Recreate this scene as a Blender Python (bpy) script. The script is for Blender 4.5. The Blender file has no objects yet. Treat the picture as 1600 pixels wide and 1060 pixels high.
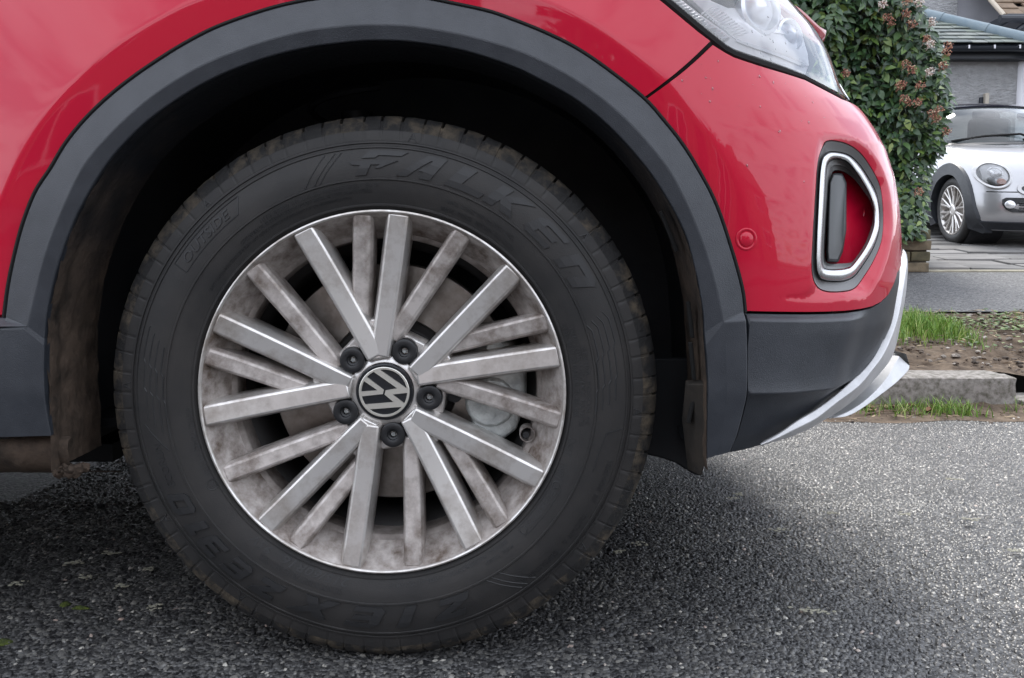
import bpy, bmesh, math, random
import numpy as np
from mathutils import Vector, Matrix, noise
from mathutils.geometry import delaunay_2d_cdt

random.seed(7)
rng = np.random.default_rng(7)
C = bpy.context.scene.collection
R = math.radians
scene = bpy.context.scene

# ------------------------------------------------------------------ camera
PITCH = R(4.2)
PPY = 468.0                         # row of the optical axis: the photograph is a crop, its centre row is 530
FPX = 1262.0                       # focal length in pixels of a 1600 px wide frame
CAM = Vector((0.164, -1.0, 0.518))
cd = bpy.data.cameras.new("camera")
cd.sensor_width = 36.0
cd.sensor_fit = 'HORIZONTAL'
cd.lens = FPX / 1600 * 36.0
cd.shift_y = -(530.0 - PPY) / 1600.0
cd.clip_start = 0.02
cd.clip_end = 3000
cam = bpy.data.objects.new("camera", cd)
cam.location = CAM
cam.rotation_euler = (math.pi / 2 - PITCH, 0, 0)
C.objects.link(cam)
scene.camera = cam

# ------------------------------------------------------------------ sky and sun
SUN_EL, SUN_AZ = R(52), R(6)       # azimuth clockwise from +Y (behind the car, to the right)
w = bpy.data.worlds.new("World")
scene.world = w
w.use_nodes = True
nt = w.node_tree
nt.nodes.clear()
wo = nt.nodes.new('ShaderNodeOutputWorld')
bg = nt.nodes.new('ShaderNodeBackground')
bg.inputs['Strength'].default_value = 0.10
sky = nt.nodes.new('ShaderNodeTexSky')
sky.sky_type = 'NISHITA'
sky.sun_disc = False
sky.sun_elevation = SUN_EL
sky.sun_rotation = SUN_AZ
tc = nt.nodes.new('ShaderNodeTexCoord')
sep = nt.nodes.new('ShaderNodeSeparateXYZ')
nt.links.new(tc.outputs['Generated'], sep.inputs[0])
zc = nt.nodes.new('ShaderNodeMath'); zc.operation = 'MAXIMUM'; zc.inputs[1].default_value = 0.0
nt.links.new(sep.outputs['Z'], zc.inputs[0])
za = nt.nodes.new('ShaderNodeMath'); za.operation = 'ADD'; za.inputs[1].default_value = 0.16
nt.links.new(zc.outputs[0], za.inputs[0])
dv = nt.nodes.new('ShaderNodeVectorMath'); dv.operation = 'DIVIDE'
cmb = nt.nodes.new('ShaderNodeCombineXYZ')
for k in ('X', 'Y'):
    nt.links.new(za.outputs[0], cmb.inputs[k])
cmb.inputs['Z'].default_value = 1.0
nt.links.new(tc.outputs['Generated'], dv.inputs[0])
nt.links.new(cmb.outputs[0], dv.inputs[1])
nz = nt.nodes.new('ShaderNodeTexNoise')
nz.inputs['Scale'].default_value = 2.0
nz.inputs['Detail'].default_value = 9
nz.inputs['Roughness'].default_value = 0.56
nz.inputs['Distortion'].default_value = 0.35
nt.links.new(dv.outputs[0], nz.inputs['Vector'])
mask = nt.nodes.new('ShaderNodeValToRGB')          # how much cloud covers the blue
mask.color_ramp.elements[0].position = 0.36
mask.color_ramp.elements[0].color = (0.25, 0.25, 0.25, 1)
mask.color_ramp.elements[1].position = 0.56
nt.links.new(nz.outputs['Fac'], mask.inputs[0])
tone = nt.nodes.new('ShaderNodeValToRGB')          # thin bright cloud to thicker grey cloud
tone.color_ramp.elements[0].position = 0.43
tone.color_ramp.elements[0].color = (15.4, 15.9, 17.0, 1)
tone.color_ramp.elements[1].position = 0.70
tone.color_ramp.elements[1].color = (3.4, 3.9, 5.0, 1)
nt.links.new(nz.outputs['Fac'], tone.inputs[0])
mixc = nt.nodes.new('ShaderNodeMixRGB')
nt.links.new(mask.outputs['Color'], mixc.inputs['Fac'])
nt.links.new(sky.outputs['Color'], mixc.inputs['Color1'])
nt.links.new(tone.outputs['Color'], mixc.inputs['Color2'])
nt.links.new(mixc.outputs[0], bg.inputs['Color'])
nt.links.new(bg.outputs[0], wo.inputs['Surface'])

sd = bpy.data.lights.new("sun", 'SUN')
sd.energy = 1.4
sd.angle = R(24)
sd.color = (1.0, 0.95, 0.88)
sun = bpy.data.objects.new("sun", sd)
sdir = Vector((math.sin(SUN_AZ) * math.cos(SUN_EL), math.cos(SUN_AZ) * math.cos(SUN_EL), math.sin(SUN_EL)))
sun.rotation_euler = sdir.to_track_quat('Z', 'Y').to_euler()
sun.location = (6, 8, 12)
C.objects.link(sun)

scene.view_settings.view_transform = 'Standard'
scene.view_settings.look = 'None'
scene.view_settings.gamma = 1.0
scene.view_settings.use_curve_mapping = False
scene.view_settings.exposure = 1.18

# ------------------------------------------------------------------ helpers
cp_, sp_ = math.cos(PITCH), math.sin(PITCH)

def ray(px, py):
    a = (px - 800) / FPX
    b = (PPY - py) / FPX
    return Vector((a, cp_ + b * sp_, -sp_ + b * cp_))

def P(px, py, Y):
    """point of the vertical plane y = Y seen at a place of the 1600 x 1060 photograph"""
    d = ray(px, py)
    t = (Y - CAM.y) / d.y
    return CAM + d * t

def G(px, py, Z):
    """point of the horizontal plane z = Z"""
    d = ray(px, py)
    t = (Z - CAM.z) / d.z
    return CAM + d * t

def proj(p):
    d = p - CAM
    zz = d.y * cp_ - d.z * sp_
    yy = d.y * sp_ + d.z * cp_
    return 800 + FPX * d.x / zz, PPY - FPX * yy / zz

def smooth(a, b, x):
    t = min(1.0, max(0.0, (x - a) / (b - a)))
    return t * t * (3 - 2 * t)

def tag(o, label=None, cat=None, group=None, kind=None):
    if label: o['label'] = label
    if cat: o['category'] = cat
    if group: o['group'] = group
    if kind: o['kind'] = kind
    return o

def wloc(o):
    v = Vector((0, 0, 0))
    while o is not None:
        v = v + o.location
        o = o.parent
    return v

def empty(name, loc, parent=None):
    o = bpy.data.objects.new(name, None)
    o.empty_display_size = 0.1
    C.objects.link(o)
    if parent:
        o.parent = parent
        o.location = Vector(loc) - wloc(parent)
    else:
        o.location = loc
    return o

class MB:
    def __init__(s):
        s.v, s.f, s.m = [], [], []

    def add(s, verts, faces, mat=0):
        o = len(s.v)
        s.v.extend([tuple(p) for p in verts])
        for f in faces:
            s.f.append(tuple(i + o for i in f))
            s.m.append(mat)
        return o

    def box(s, c, d, mat=0, M=None):
        x, y, z = d[0] / 2, d[1] / 2, d[2] / 2
        pts = [Vector((sx * x, sy * y, sz * z)) for sx in (-1, 1) for sy in (-1, 1) for sz in (-1, 1)]
        if M is not None:
            pts = [M @ p for p in pts]
        pts = [p + Vector(c) for p in pts]
        s.add(pts, [(0, 1, 3, 2), (4, 6, 7, 5), (0, 4, 5, 1), (2, 3, 7, 6), (0, 2, 6, 4), (1, 5, 7, 3)], mat)

    def loft(s, rows, mat=0, close_u=False, close_v=False, flip=False):
        n, m = len(rows), len(rows[0])
        vs = [p for r in rows for p in r]
        fs = []
        for i in range(n if close_v else n - 1):
            for j in range(m if close_u else m - 1):
                a = i * m + j
                b = i * m + (j + 1) % m
                c = ((i + 1) % n) * m + (j + 1) % m
                d = ((i + 1) % n) * m + j
                fs.append((a, d, c, b) if flip else (a, b, c, d))
        return s.add(vs, fs, mat)

    def prism(s, poly, ext, mat=0):
        """closed polygon (list of Vectors) pushed along ext"""
        n = len(poly)
        a = [Vector(p) for p in poly]
        b = [p + Vector(ext) for p in a]
        fs = [tuple(range(n)), tuple(range(2 * n - 1, n - 1, -1))]
        for i in range(n):
            j = (i + 1) % n
            fs.append((i, i + n, j + n, j))
        s.add(a + b, fs, mat)

    def tube(s, path, rad, n=8, mat=0, cap=True, closed=False):
        path = [Vector(p) for p in path]
        k = len(path)
        rads = rad if isinstance(rad, (list, tuple)) else [rad] * k
        rows = []
        up = None
        for i, p in enumerate(path):
            if closed:
                t = (path[(i + 1) % k] - path[i - 1])
            else:
                t = path[min(i + 1, k - 1)] - path[max(i - 1, 0)]
            t.normalize()
            if up is None:
                up = t.orthogonal().normalized()
            up = (up - t * up.dot(t))
            up = up.normalized() if up.length > 1e-6 else t.orthogonal().normalized()
            sd_ = t.cross(up)
            rows.append([p + (up * math.cos(2 * math.pi * j / n) + sd_ * math.sin(2 * math.pi * j / n)) * rads[i] for j in range(n)])
        o = s.loft(rows, mat, close_u=True, close_v=closed)
        if cap and not closed:
            s.f.append(tuple(o + j for j in range(n - 1, -1, -1))); s.m.append(mat)
            s.f.append(tuple(o + (k - 1) * n + j for j in range(n))); s.m.append(mat)

    def lathe_y(s, prof, n=48, mat=0, c=(0, 0, 0), close=False):
        """profile of (radius, y) turned about the Y axis"""
        rows = []
        for (r, y) in prof:
            rows.append([Vector((c[0] + r * math.sin(2 * math.pi * j / n), c[1] + y, c[2] + r * math.cos(2 * math.pi * j / n))) for j in range(n)])
        s.loft(rows, mat, close_u=True, close_v=close)

    def build(s, name, mats, parent=None, smooth_=True, angle=32, bevel=None, recalc=True, world=True):
        me = bpy.data.meshes.new(name)
        off = wloc(parent) if (parent and world) else Vector((0, 0, 0))
        me.from_pydata([tuple(Vector(p) - off) for p in s.v], [], s.f)
        mats = mats if isinstance(mats, (list, tuple)) else [mats]
        for m in mats:
            me.materials.append(m)
        if len(mats) > 1:
            me.polygons.foreach_set('material_index', s.m)
        if recalc:
            bm = bmesh.new(); bm.from_mesh(me)
            bmesh.ops.recalc_face_normals(bm, faces=bm.faces)
            bm.to_mesh(me); bm.free()
        if smooth_:
            me.polygons.foreach_set('use_smooth', [True] * len(me.polygons))
            me.set_sharp_from_angle(angle=R(angle))
        o = bpy.data.objects.new(name, me)
        C.objects.link(o)
        if parent: o.parent = parent
        if bevel:
            b = o.modifiers.new('bevel', 'BEVEL')
            b.width = bevel; b.segments = 2; b.limit_method = 'ANGLE'; b.angle_limit = R(28)
            b.harden_normals = False
        return o

def link_mesh(name, me, parent=None, loc=None, rot=None):
    o = bpy.data.objects.new(name, me)
    C.objects.link(o)
    if parent: o.parent = parent
    if loc is not None: o.location = loc
    if rot is not None: o.rotation_euler = rot
    return o

def np_mesh(name, V, F, mat, smooth_=False, attr=None):
    """fast mesh from numpy arrays, F of one polygon size"""
    me = bpy.data.meshes.new(name)
    n, k = F.shape
    me.vertices.add(len(V)); me.vertices.foreach_set('co', V.astype(np.float32).ravel())
    me.loops.add(n * k); me.loops.foreach_set('vertex_index', F.astype(np.int32).ravel())
    me.polygons.add(n)
    me.polygons.foreach_set('loop_start', np.arange(0, n * k, k, dtype=np.int32))
    me.polygons.foreach_set('loop_total', np.full(n, k, dtype=np.int32))
    if smooth_: me.polygons.foreach_set('use_smooth', np.ones(n, dtype=bool))
    me.update(calc_edges=True)
    me.materials.append(mat)
    return me

def catmull(pts, n):
    """n points evenly spaced along a Catmull-Rom curve through pts (tuples)"""
    A = [np.array(p, float) for p in pts]
    A = [2 * A[0] - A[1]] + A + [2 * A[-1] - A[-2]]
    out = []
    for i in range(1, len(A) - 2):
        p0, p1, p2, p3 = A[i - 1:i + 3]
        for t in np.linspace(0, 1, 14, endpoint=False):
            out.append(0.5 * (2 * p1 + (p2 - p0) * t + (2 * p0 - 5 * p1 + 4 * p2 - p3) * t ** 2 + (3 * p1 - p0 - 3 * p2 + p3) * t ** 3))
    out.append(A[-2])
    out = np.array(out)
    s = np.concatenate([[0], np.cumsum(np.linalg.norm(np.diff(out, axis=0), axis=1))])
    q = np.linspace(0, s[-1], n)
    return [tuple(np.interp(x, s, out[:, k]) for k in range(out.shape[1])) for x in q]

# ------------------------------------------------------------------ materials
def mat(name, col, rough=0.5, metal=0.0, coat=0.0, coat_r=0.03, spec=0.5, noise_amt=0.0, noise_scale=30.0, col2=None,
        bump=0.0, bump_scale=200.0, detail=4, rough2=None, ramp=(0.35, 0.65)):
    m = bpy.data.materials.new(name)
    m.use_nodes = True
    t = m.node_tree
    b = t.nodes['Principled BSDF']
    b.inputs['Base Color'].default_value = (*col, 1)
    b.inputs['Roughness'].default_value = rough
    b.inputs['Metallic'].default_value = metal
    b.inputs['Coat Weight'].default_value = coat
    b.inputs['Coat Roughness'].default_value = coat_r
    b.inputs['Specular IOR Level'].default_value = spec
    co = t.nodes.new('ShaderNodeTexCoord')
    if col2 is not None:
        n = t.nodes.new('ShaderNodeTexNoise')
        n.inputs['Scale'].default_value = noise_scale
        n.inputs['Detail'].default_value = detail
        n.inputs['Roughness'].default_value = 0.65
        t.links.new(co.outputs['Object'], n.inputs['Vector'])
        r = t.nodes.new('ShaderNodeValToRGB')
        r.color_ramp.elements[0].position = ramp[0]
        r.color_ramp.elements[1].position = ramp[1]
        r.color_ramp.elements[0].color = (*col, 1)
        r.color_ramp.elements[1].color = (*col2, 1)
        t.links.new(n.outputs['Fac'], r.inputs[0])
        t.links.new(r.outputs[0], b.inputs['Base Color'])
        if rough2 is not None:
            mr = t.nodes.new('ShaderNodeMapRange')
            mr.inputs['To Min'].default_value = rough
            mr.inputs['To Max'].default_value = rough2
            mr.inputs['From Min'].default_value = ramp[0]
            mr.inputs['From Max'].default_value = ramp[1]
            t.links.new(n.outputs['Fac'], mr.inputs['Value'])
            t.links.new(mr.outputs[0], b.inputs['Roughness'])
    if bump > 0:
        n2 = t.nodes.new('ShaderNodeTexNoise')
        n2.inputs['Scale'].default_value = bump_scale
        n2.inputs['Detail'].default_value = 5
        t.links.new(co.outputs['Object'], n2.inputs['Vector'])
        bp = t.nodes.new('ShaderNodeBump')
        bp.inputs['Strength'].default_value = bump
        bp.inputs['Distance'].default_value = 0.002
        t.links.new(n2.outputs['Fac'], bp.inputs['Height'])
        t.links.new(bp.outputs[0], b.inputs['Normal'])
    return m

def island_mat(name, cols, rough=0.6, spec=0.5, bump=0.0, bump_scale=100, sheen=None):
    """material whose colour is drawn per loose piece"""
    m = bpy.data.materials.new(name)
    m.use_nodes = True
    t = m.node_tree
    b = t.nodes['Principled BSDF']
    g = t.nodes.new('ShaderNodeNewGeometry')
    r = t.nodes.new('ShaderNodeValToRGB')
    e = r.color_ramp.elements
    while len(e) < len(cols): e.new(0.5)
    for i, (p, c) in enumerate(cols):
        e[i].position = p
        e[i].color = (*c, 1)
    t.links.new(g.outputs['Random Per Island'], r.inputs[0])
    t.links.new(r.outputs[0], b.inputs['Base Color'])
    b.inputs['Roughness'].default_value = rough
    b.inputs['Specular IOR Level'].default_value = spec
    if bump:
        co = t.nodes.new('ShaderNodeTexCoord')
        n2 = t.nodes.new('ShaderNodeTexNoise'); n2.inputs['Scale'].default_value = bump_scale; n2.inputs['Detail'].default_value = 5
        t.links.new(co.outputs['Object'], n2.inputs['Vector'])
        bp = t.nodes.new('ShaderNodeBump'); bp.inputs['Strength'].default_value = bump; bp.inputs['Distance'].default_value = 0.004
        t.links.new(n2.outputs['Fac'], bp.inputs['Height'])
        t.links.new(bp.outputs[0], b.inputs['Normal'])
    return m

def object_random_mat(name, cols, rough=0.6, spec=0.5, bump=0.3, bump_scale=60, noise_scale=20, mixf=0.35):
    """colour differs per object, with grain"""
    m = bpy.data.materials.new(name)
    m.use_nodes = True
    t = m.node_tree
    b = t.nodes['Principled BSDF']
    g = t.nodes.new('ShaderNodeObjectInfo')
    r = t.nodes.new('ShaderNodeValToRGB')
    e = r.color_ramp.elements
    while len(e) < len(cols): e.new(0.5)
    for i, (p, c) in enumerate(cols):
        e[i].position = p
        e[i].color = (*c, 1)
    t.links.new(g.outputs['Random'], r.inputs[0])
    co = t.nodes.new('ShaderNodeTexCoord')
    n = t.nodes.new('ShaderNodeTexNoise'); n.inputs['Scale'].default_value = noise_scale; n.inputs['Detail'].default_value = 6
    t.links.new(co.outputs['Object'], n.inputs['Vector'])
    mx = t.nodes.new('ShaderNodeMixRGB'); mx.blend_type = 'MULTIPLY'; mx.inputs['Fac'].default_value = mixf
    cr = t.nodes.new('ShaderNodeValToRGB')
    cr.color_ramp.elements[0].position = 0.3; cr.color_ramp.elements[0].color = (0.25, 0.25, 0.25, 1)
    cr.color_ramp.elements[1].position = 0.7; cr.color_ramp.elements[1].color = (1.3, 1.3, 1.3, 1)
    t.links.new(n.outputs['Fac'], cr.inputs[0])
    t.links.new(r.outputs[0], mx.inputs['Color1']); t.links.new(cr.outputs[0], mx.inputs['Color2'])
    t.links.new(mx.outputs[0], b.inputs['Base Color'])
    b.inputs['Roughness'].default_value = rough
    b.inputs['Specular IOR Level'].default_value = spec
    n2 = t.nodes.new('ShaderNodeTexNoise'); n2.inputs['Scale'].default_value = bump_scale; n2.inputs['Detail'].default_value = 6
    t.links.new(co.outputs['Object'], n2.inputs['Vector'])
    bp = t.nodes.new('ShaderNodeBump'); bp.inputs['Strength'].default_value = bump; bp.inputs['Distance'].default_value = 0.004
    t.links.new(n2.outputs['Fac'], bp.inputs['Height'])
    t.links.new(bp.outputs[0], b.inputs['Normal'])
    return m

M = {}
M['red'] = mat('red_paint', (0.47, 0.0015, 0.026), 0.40, 0.05, coat=0.75, coat_r=0.03, spec=0.15)
M['cladding'] = mat('grained_black_plastic', (0.018, 0.0215, 0.028), 0.42, col2=(0.030, 0.034, 0.042), noise_scale=22, detail=9, bump=0.28, bump_scale=900)  # black plastic, its colour tinted blue to stand in for reflected sky
M['liner'] = mat('black_liner', (0.020, 0.022, 0.027), 0.7, col2=(0.036, 0.037, 0.041), noise_scale=9)
M['deflector'] = mat('deep_black_plastic', (0.006, 0.0065, 0.008), 0.7, spec=0.25)  # darker black than the liner, for deflector and underbody
M['mud'] = mat('dried_mud', (0.022, 0.018, 0.015), 0.9, col2=(0.085, 0.062, 0.047), noise_scale=26, detail=8, bump=0.9, bump_scale=120, ramp=(0.30, 0.60), spec=0.2)
M['flange'] = mat('muddy_plastic', (0.020, 0.019, 0.018), 0.8, col2=(0.060, 0.047, 0.036), noise_scale=10, detail=8, bump=0.5, bump_scale=90, ramp=(0.40, 0.72), spec=0.25)
M['rubber'] = mat('tyre_rubber', (0.0140, 0.0138, 0.0142), 0.58, col2=(0.028, 0.0258, 0.0245), noise_scale=11, detail=7, bump=0.16, bump_scale=700, ramp=(0.36, 0.70), spec=0.42)
M['rubber_dusty'] = mat('dusty_tread_rubber', (0.016, 0.0158, 0.0160), 0.75, col2=(0.115, 0.092, 0.064), noise_scale=36, detail=11, bump=0.6, bump_scale=240, ramp=(0.46, 0.76), spec=0.3)
M['letter'] = mat('raised_rubber_lettering', (0.0145, 0.0148, 0.016), 0.52, spec=0.5, bump=0.1, bump_scale=900)
M['rim'] = mat('silver_alloy', (0.66, 0.64, 0.62), 0.28, 0.66, col2=(0.34, 0.30, 0.265), noise_scale=26, detail=12, ramp=(0.50, 0.80), rough2=0.48, coat=0.25, coat_r=0.12)
M['rim_dust'] = mat('silver_alloy_with_brake_dust', (0.56, 0.52, 0.495), 0.40, 0.42, col2=(0.13, 0.098, 0.078), noise_scale=34, detail=12, ramp=(0.46, 0.80), rough2=0.62, bump=0.12, bump_scale=260)
M['barrel'] = mat('dirty_rim_barrel', (0.34, 0.31, 0.29), 0.5, 0.3, col2=(0.075, 0.058, 0.048), noise_scale=26, detail=10, ramp=(0.35, 0.70), rough2=0.7)
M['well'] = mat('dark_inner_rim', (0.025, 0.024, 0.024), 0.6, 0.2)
M['disc'] = mat('brushed_brake_disc', (0.34, 0.31, 0.285), 0.38, 0.8, col2=(0.22, 0.19, 0.17), noise_scale=40)
M['caliper'] = mat('cast_iron_caliper', (0.55, 0.58, 0.57), 0.42, 0.5, col2=(0.30, 0.32, 0.32), noise_scale=40, bump=0.8, bump_scale=140)
M['black_gloss'] = mat('black_cap', (0.012, 0.013, 0.016), 0.22)
M['black_matt'] = mat('matt_black_cap', (0.010, 0.0105, 0.012), 0.45)
M['emblem'] = mat('silver_emblem', (0.74, 0.72, 0.66), 0.30, 0.8)
M['chrome'] = mat('chrome', (0.50, 0.50, 0.51), 0.27, 1.0)
M['grey_trim'] = mat('grey_trim', (0.15, 0.15, 0.15), 0.45, bump=0.15, bump_scale=700)
M['dark_trim'] = mat('dark_trim', (0.022, 0.024, 0.027), 0.40)
M['silver_trim'] = mat('satin_silver_trim', (0.56, 0.56, 0.57), 0.38, 0.35, col2=(0.45, 0.45, 0.455), noise_scale=26, detail=9)
M['gap'] = mat('black_gap', (0.004, 0.004, 0.004), 0.9)
M['lamp_white'] = mat('lamp_white', (0.90, 0.90, 0.92), 0.25, 0.1)
M['lamp_silver'] = mat('lamp_reflector', (0.82, 0.83, 0.86), 0.28, 0.55)
M['lamp_grey'] = mat('lamp_housing', (0.52, 0.53, 0.56), 0.35, 0.4)

def clear_mat(name, tint=(1, 1, 1), ior=1.45, rough=0.02, gloss=1.0):
    m = bpy.data.materials.new(name); m.use_nodes = True
    t = m.node_tree; t.nodes.clear()
    o = t.nodes.new('ShaderNodeOutputMaterial')
    tr = t.nodes.new('ShaderNodeBsdfTransparent'); tr.inputs[0].default_value = (*tint, 1)
    gl = t.nodes.new('ShaderNodeBsdfGlossy'); gl.inputs['Roughness'].default_value = rough
    gl.inputs['Color'].default_value = (gloss, gloss, gloss, 1)
    fr = t.nodes.new('ShaderNodeFresnel'); fr.inputs['IOR'].default_value = ior
    mx = t.nodes.new('ShaderNodeMixShader')
    t.links.new(fr.outputs[0], mx.inputs[0]); t.links.new(tr.outputs[0], mx.inputs[1]); t.links.new(gl.outputs[0], mx.inputs[2])
    t.links.new(mx.outputs[0], o.inputs['Surface'])
    return m
M['lens'] = clear_mat('headlamp_lens', (0.96, 0.97, 0.98), 1.9)
M['glass'] = clear_mat('window_glass', (0.40, 0.46, 0.45), 1.55, rough=0.04)

def fade_with_height(m, lo, hi, col):
    """dirt thins out upwards: spray only reaches so high"""
    t = m.node_tree; b = t.nodes['Principled BSDF']
    src = b.inputs['Base Color'].links[0].from_socket
    co = t.nodes.new('ShaderNodeNewGeometry'); sp = t.nodes.new('ShaderNodeSeparateXYZ')
    t.links.new(co.outputs['Position'], sp.inputs[0])
    nz_ = t.nodes.new('ShaderNodeTexNoise'); nz_.inputs['Scale'].default_value = 14; nz_.inputs['Detail'].default_value = 7
    t.links.new(co.outputs['Position'], nz_.inputs['Vector'])
    ad = t.nodes.new('ShaderNodeMath'); ad.operation = 'MULTIPLY_ADD'; ad.inputs[1].default_value = 0.30
    t.links.new(nz_.outputs['Fac'], ad.inputs[0]); t.links.new(sp.outputs['Z'], ad.inputs[2])
    mr = t.nodes.new('ShaderNodeMapRange'); mr.inputs['From Min'].default_value = lo + 0.15; mr.inputs['From Max'].default_value = hi + 0.15
    t.links.new(ad.outputs[0], mr.inputs['Value'])
    mx = t.nodes.new('ShaderNodeMixRGB'); mx.inputs['Color2'].default_value = (*col, 1)
    t.links.new(mr.outputs[0], mx.inputs['Fac']); t.links.new(src, mx.inputs['Color1'])
    t.links.new(mx.outputs[0], b.inputs['Base Color'])
# mud_height
fade_with_height(M['mud'], 0.42, 0.66, (0.012, 0.013, 0.016))

def dust_by_radius(m, r0, r1, amt):
    """brake dust lies thicker towards the outer ends of the spokes (object space is centred on the hub)"""
    t = m.node_tree
    n = [x for x in t.nodes if x.type == 'TEX_NOISE'][0]
    co = t.nodes.new('ShaderNodeTexCoord'); sp = t.nodes.new('ShaderNodeSeparateXYZ'); t.links.new(co.outputs['Object'], sp.inputs[0])
    cb = t.nodes.new('ShaderNodeCombineXYZ'); t.links.new(sp.outputs['X'], cb.inputs['X']); t.links.new(sp.outputs['Z'], cb.inputs['Z'])
    ln = t.nodes.new('ShaderNodeVectorMath'); ln.operation = 'LENGTH'; t.links.new(cb.outputs[0], ln.inputs[0])
    mr = t.nodes.new('ShaderNodeMapRange'); mr.inputs['From Min'].default_value = r0; mr.inputs['From Max'].default_value = r1
    mr.inputs['To Max'].default_value = amt
    t.links.new(ln.outputs['Value'], mr.inputs['Value'])
    ad = t.nodes.new('ShaderNodeMath'); ad.operation = 'ADD'
    big = t.nodes.new('ShaderNodeTexNoise'); big.inputs['Scale'].default_value = 14; big.inputs['Detail'].default_value = 8; t.links.new(co.outputs['Object'], big.inputs['Vector'])
    ml = t.nodes.new('ShaderNodeMath'); ml.operation = 'MULTIPLY'; t.links.new(mr.outputs[0], ml.inputs[0]); t.links.new(big.outputs['Fac'], ml.inputs[1])
    t.links.new(n.outputs['Fac'], ad.inputs[0]); t.links.new(ml.outputs[0], ad.inputs[1])
    for x in t.nodes:
        if x.type == 'VALTORGB': t.links.new(ad.outputs[0], x.inputs[0])
        elif x.type == 'MAP_RANGE' and x.name != mr.name: t.links.new(ad.outputs[0], x.inputs['Value'])
# dust_by_radius
dust_by_radius(M['rim'], 0.10, 0.225, 0.26)
dust_by_radius(M['rim_dust'], 0.09, 0.215, 0.26)
# ------------------------------------------------------------------ red car: body surface
ZR = -0.025                                   # road level under the near wheel
HUB = P(597, 617, 0.0)                        # wheel centre
HUB.y = 0.0
red_car = empty('red_car', (0.1, 0.0, ZR))
tag(red_car, 'close red car with black wheel arch and silver spoked alloy wheel at the roadside', 'car')

PLAN = [(-1.9, 0.0), (-1.2, -0.020), (-0.7, -0.030), (-0.35, -0.035), (0.0, -0.036), (0.28, -0.036), (0.40, -0.031), (0.49, -0.014),
        (0.57, 0.020), (0.64, 0.066), (0.70, 0.126), (0.745, 0.205), (0.778, 0.31), (0.803, 0.44), (0.820, 0.63), (0.826, 0.88)]
_pl = np.array(catmull(PLAN, 900))
PU = np.concatenate([[0], np.cumsum(np.linalg.norm(np.diff(_pl, axis=0), axis=1))])
UMAX = PU[-1]
_tx = np.gradient(_pl[:, 0], PU); _ty = np.gradient(_pl[:, 1], PU)

def plan(u):
    x = np.interp(u, PU, _pl[:, 0]); y = np.interp(u, PU, _pl[:, 1])
    a = np.interp(u, PU, _tx); b = np.interp(u, PU, _ty)
    l = math.hypot(a, b) or 1
    return x, y, b / l, -a / l                 # outward normal in plan

def u_of_x(x):
    return float(np.interp(x, _pl[:, 0], PU))

# traced outlines of the arch, photograph pixels
BORDER = [(9, 496), (15, 449), (25, 400), (38, 351), (57, 302), (81, 265), (105, 225), (137, 186), (175, 150), (212, 121), (250, 95), (287, 72),
          (337, 46), (400, 23), (450, 9), (500, 0), (560, -5), (605, -6), (655, -2), (712, 9), (762, 20), (800, 33), (850, 53), (900, 78), (950, 112), (1005, 156),
          (1037, 192), (1063, 225), (1087, 263), (1117, 321), (1143, 398), (1158, 454), (1162, 489)]
CREASE = [(43, 510), (56, 455), (70, 400), (94, 335), (127, 265), (162, 220), (212, 171), (264, 132), (325, 98), (400, 69), (475, 49), (550, 40), (600, 39), (650, 42),
          (725, 55), (800, 76), (850, 97), (900, 125), (950, 161), (1000, 209), (1045, 265), (1072, 316), (1097, 376), (1117, 440), (1130, 501)]
INNER = [(69, 530), (72, 495), (81, 449), (94, 402), (120, 335), (160, 265), (200, 217), (250, 173), (325, 126), (400, 95), (475, 75), (550, 65), (600, 63), (650, 66), (725, 79),
         (800, 103), (850, 127), (900, 155), (950, 195), (995, 243), (1031, 291), (1069, 360), (1088, 426), (1099, 486), (1101, 520)]
FLARE = [(-60, 420), (-25, 350), (0, 312), (21, 265), (45, 220), (80, 170), (125, 122), (175, 78), (225, 45), (275, 17), (312, 1), (380, -22), (470, -42), (560, -52), (640, -50), (740, -30), (800, -16),
         (845, 0), (887, 18), (937, 46), (987, 82), (1040, 125), (1066, 155), (1100, 197), (1125, 232), (1145, 267), (1162, 305), (1177, 345), (1186, 380), (1190, 430), (1191, 490)]

_th, _rc = [], []
for (px, py) in catmull(FLARE, 200):
    q = P(px, py, -0.034)
    _th.append(math.atan2(q.z - HUB.z, q.x)); _rc.append(math.hypot(q.x, q.z - HUB.z))
_th = np.array(_th); _th = np.where(_th < -1.2, _th + 2 * math.pi, _th)
_o = np.argsort(_th); _th = _th[_o]; _rc = np.array(_rc)[_o]

def flare(x, z):
    th = math.atan2(z - HUB.z, x)
    if th < -1.2: th += 2 * math.pi
    r = math.hypot(x, z - HUB.z)
    wgt = smooth(R(14), R(42), th) * (1 - smooth(R(176), R(205), th))
    if wgt <= 0: return 0.0
    d = r - float(np.interp(th, _th, _rc))
    d = min(d, 0.30)
    a1 = 0.25 - 0.12 * (1 - smooth(R(20), R(70), th)); a2 = 0.07; e = 0.0028
    f = 0.5 * (a1 - a2) * d + 0.5 * (a1 + a2) * (math.sqrt(d * d + e * e) - e)
    return wgt * f

DXZ = np.array([0.18, 0.26, 0.33, 0.40, 0.46, 0.52, 0.57, 0.61, 0.65, 0.68, 0.70, 0.715, 0.73, 0.745, 0.77, 0.80, 0.83, 0.86, 0.90, 1.0])
DXV = np.zeros(len(DXZ))
SIL_Y = [-60, 2, 30, 55, 85, 119, 150, 160, 171, 196, 234, 279, 332, 377, 440, 480, 540, 600, 700]
SIL_X = [1160, 1224, 1254, 1281, 1300, 1312, 1321, 1330, 1342, 1362, 1385, 1400, 1407, 1410, 1410, 1405, 1393, 1356, 1270]

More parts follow.
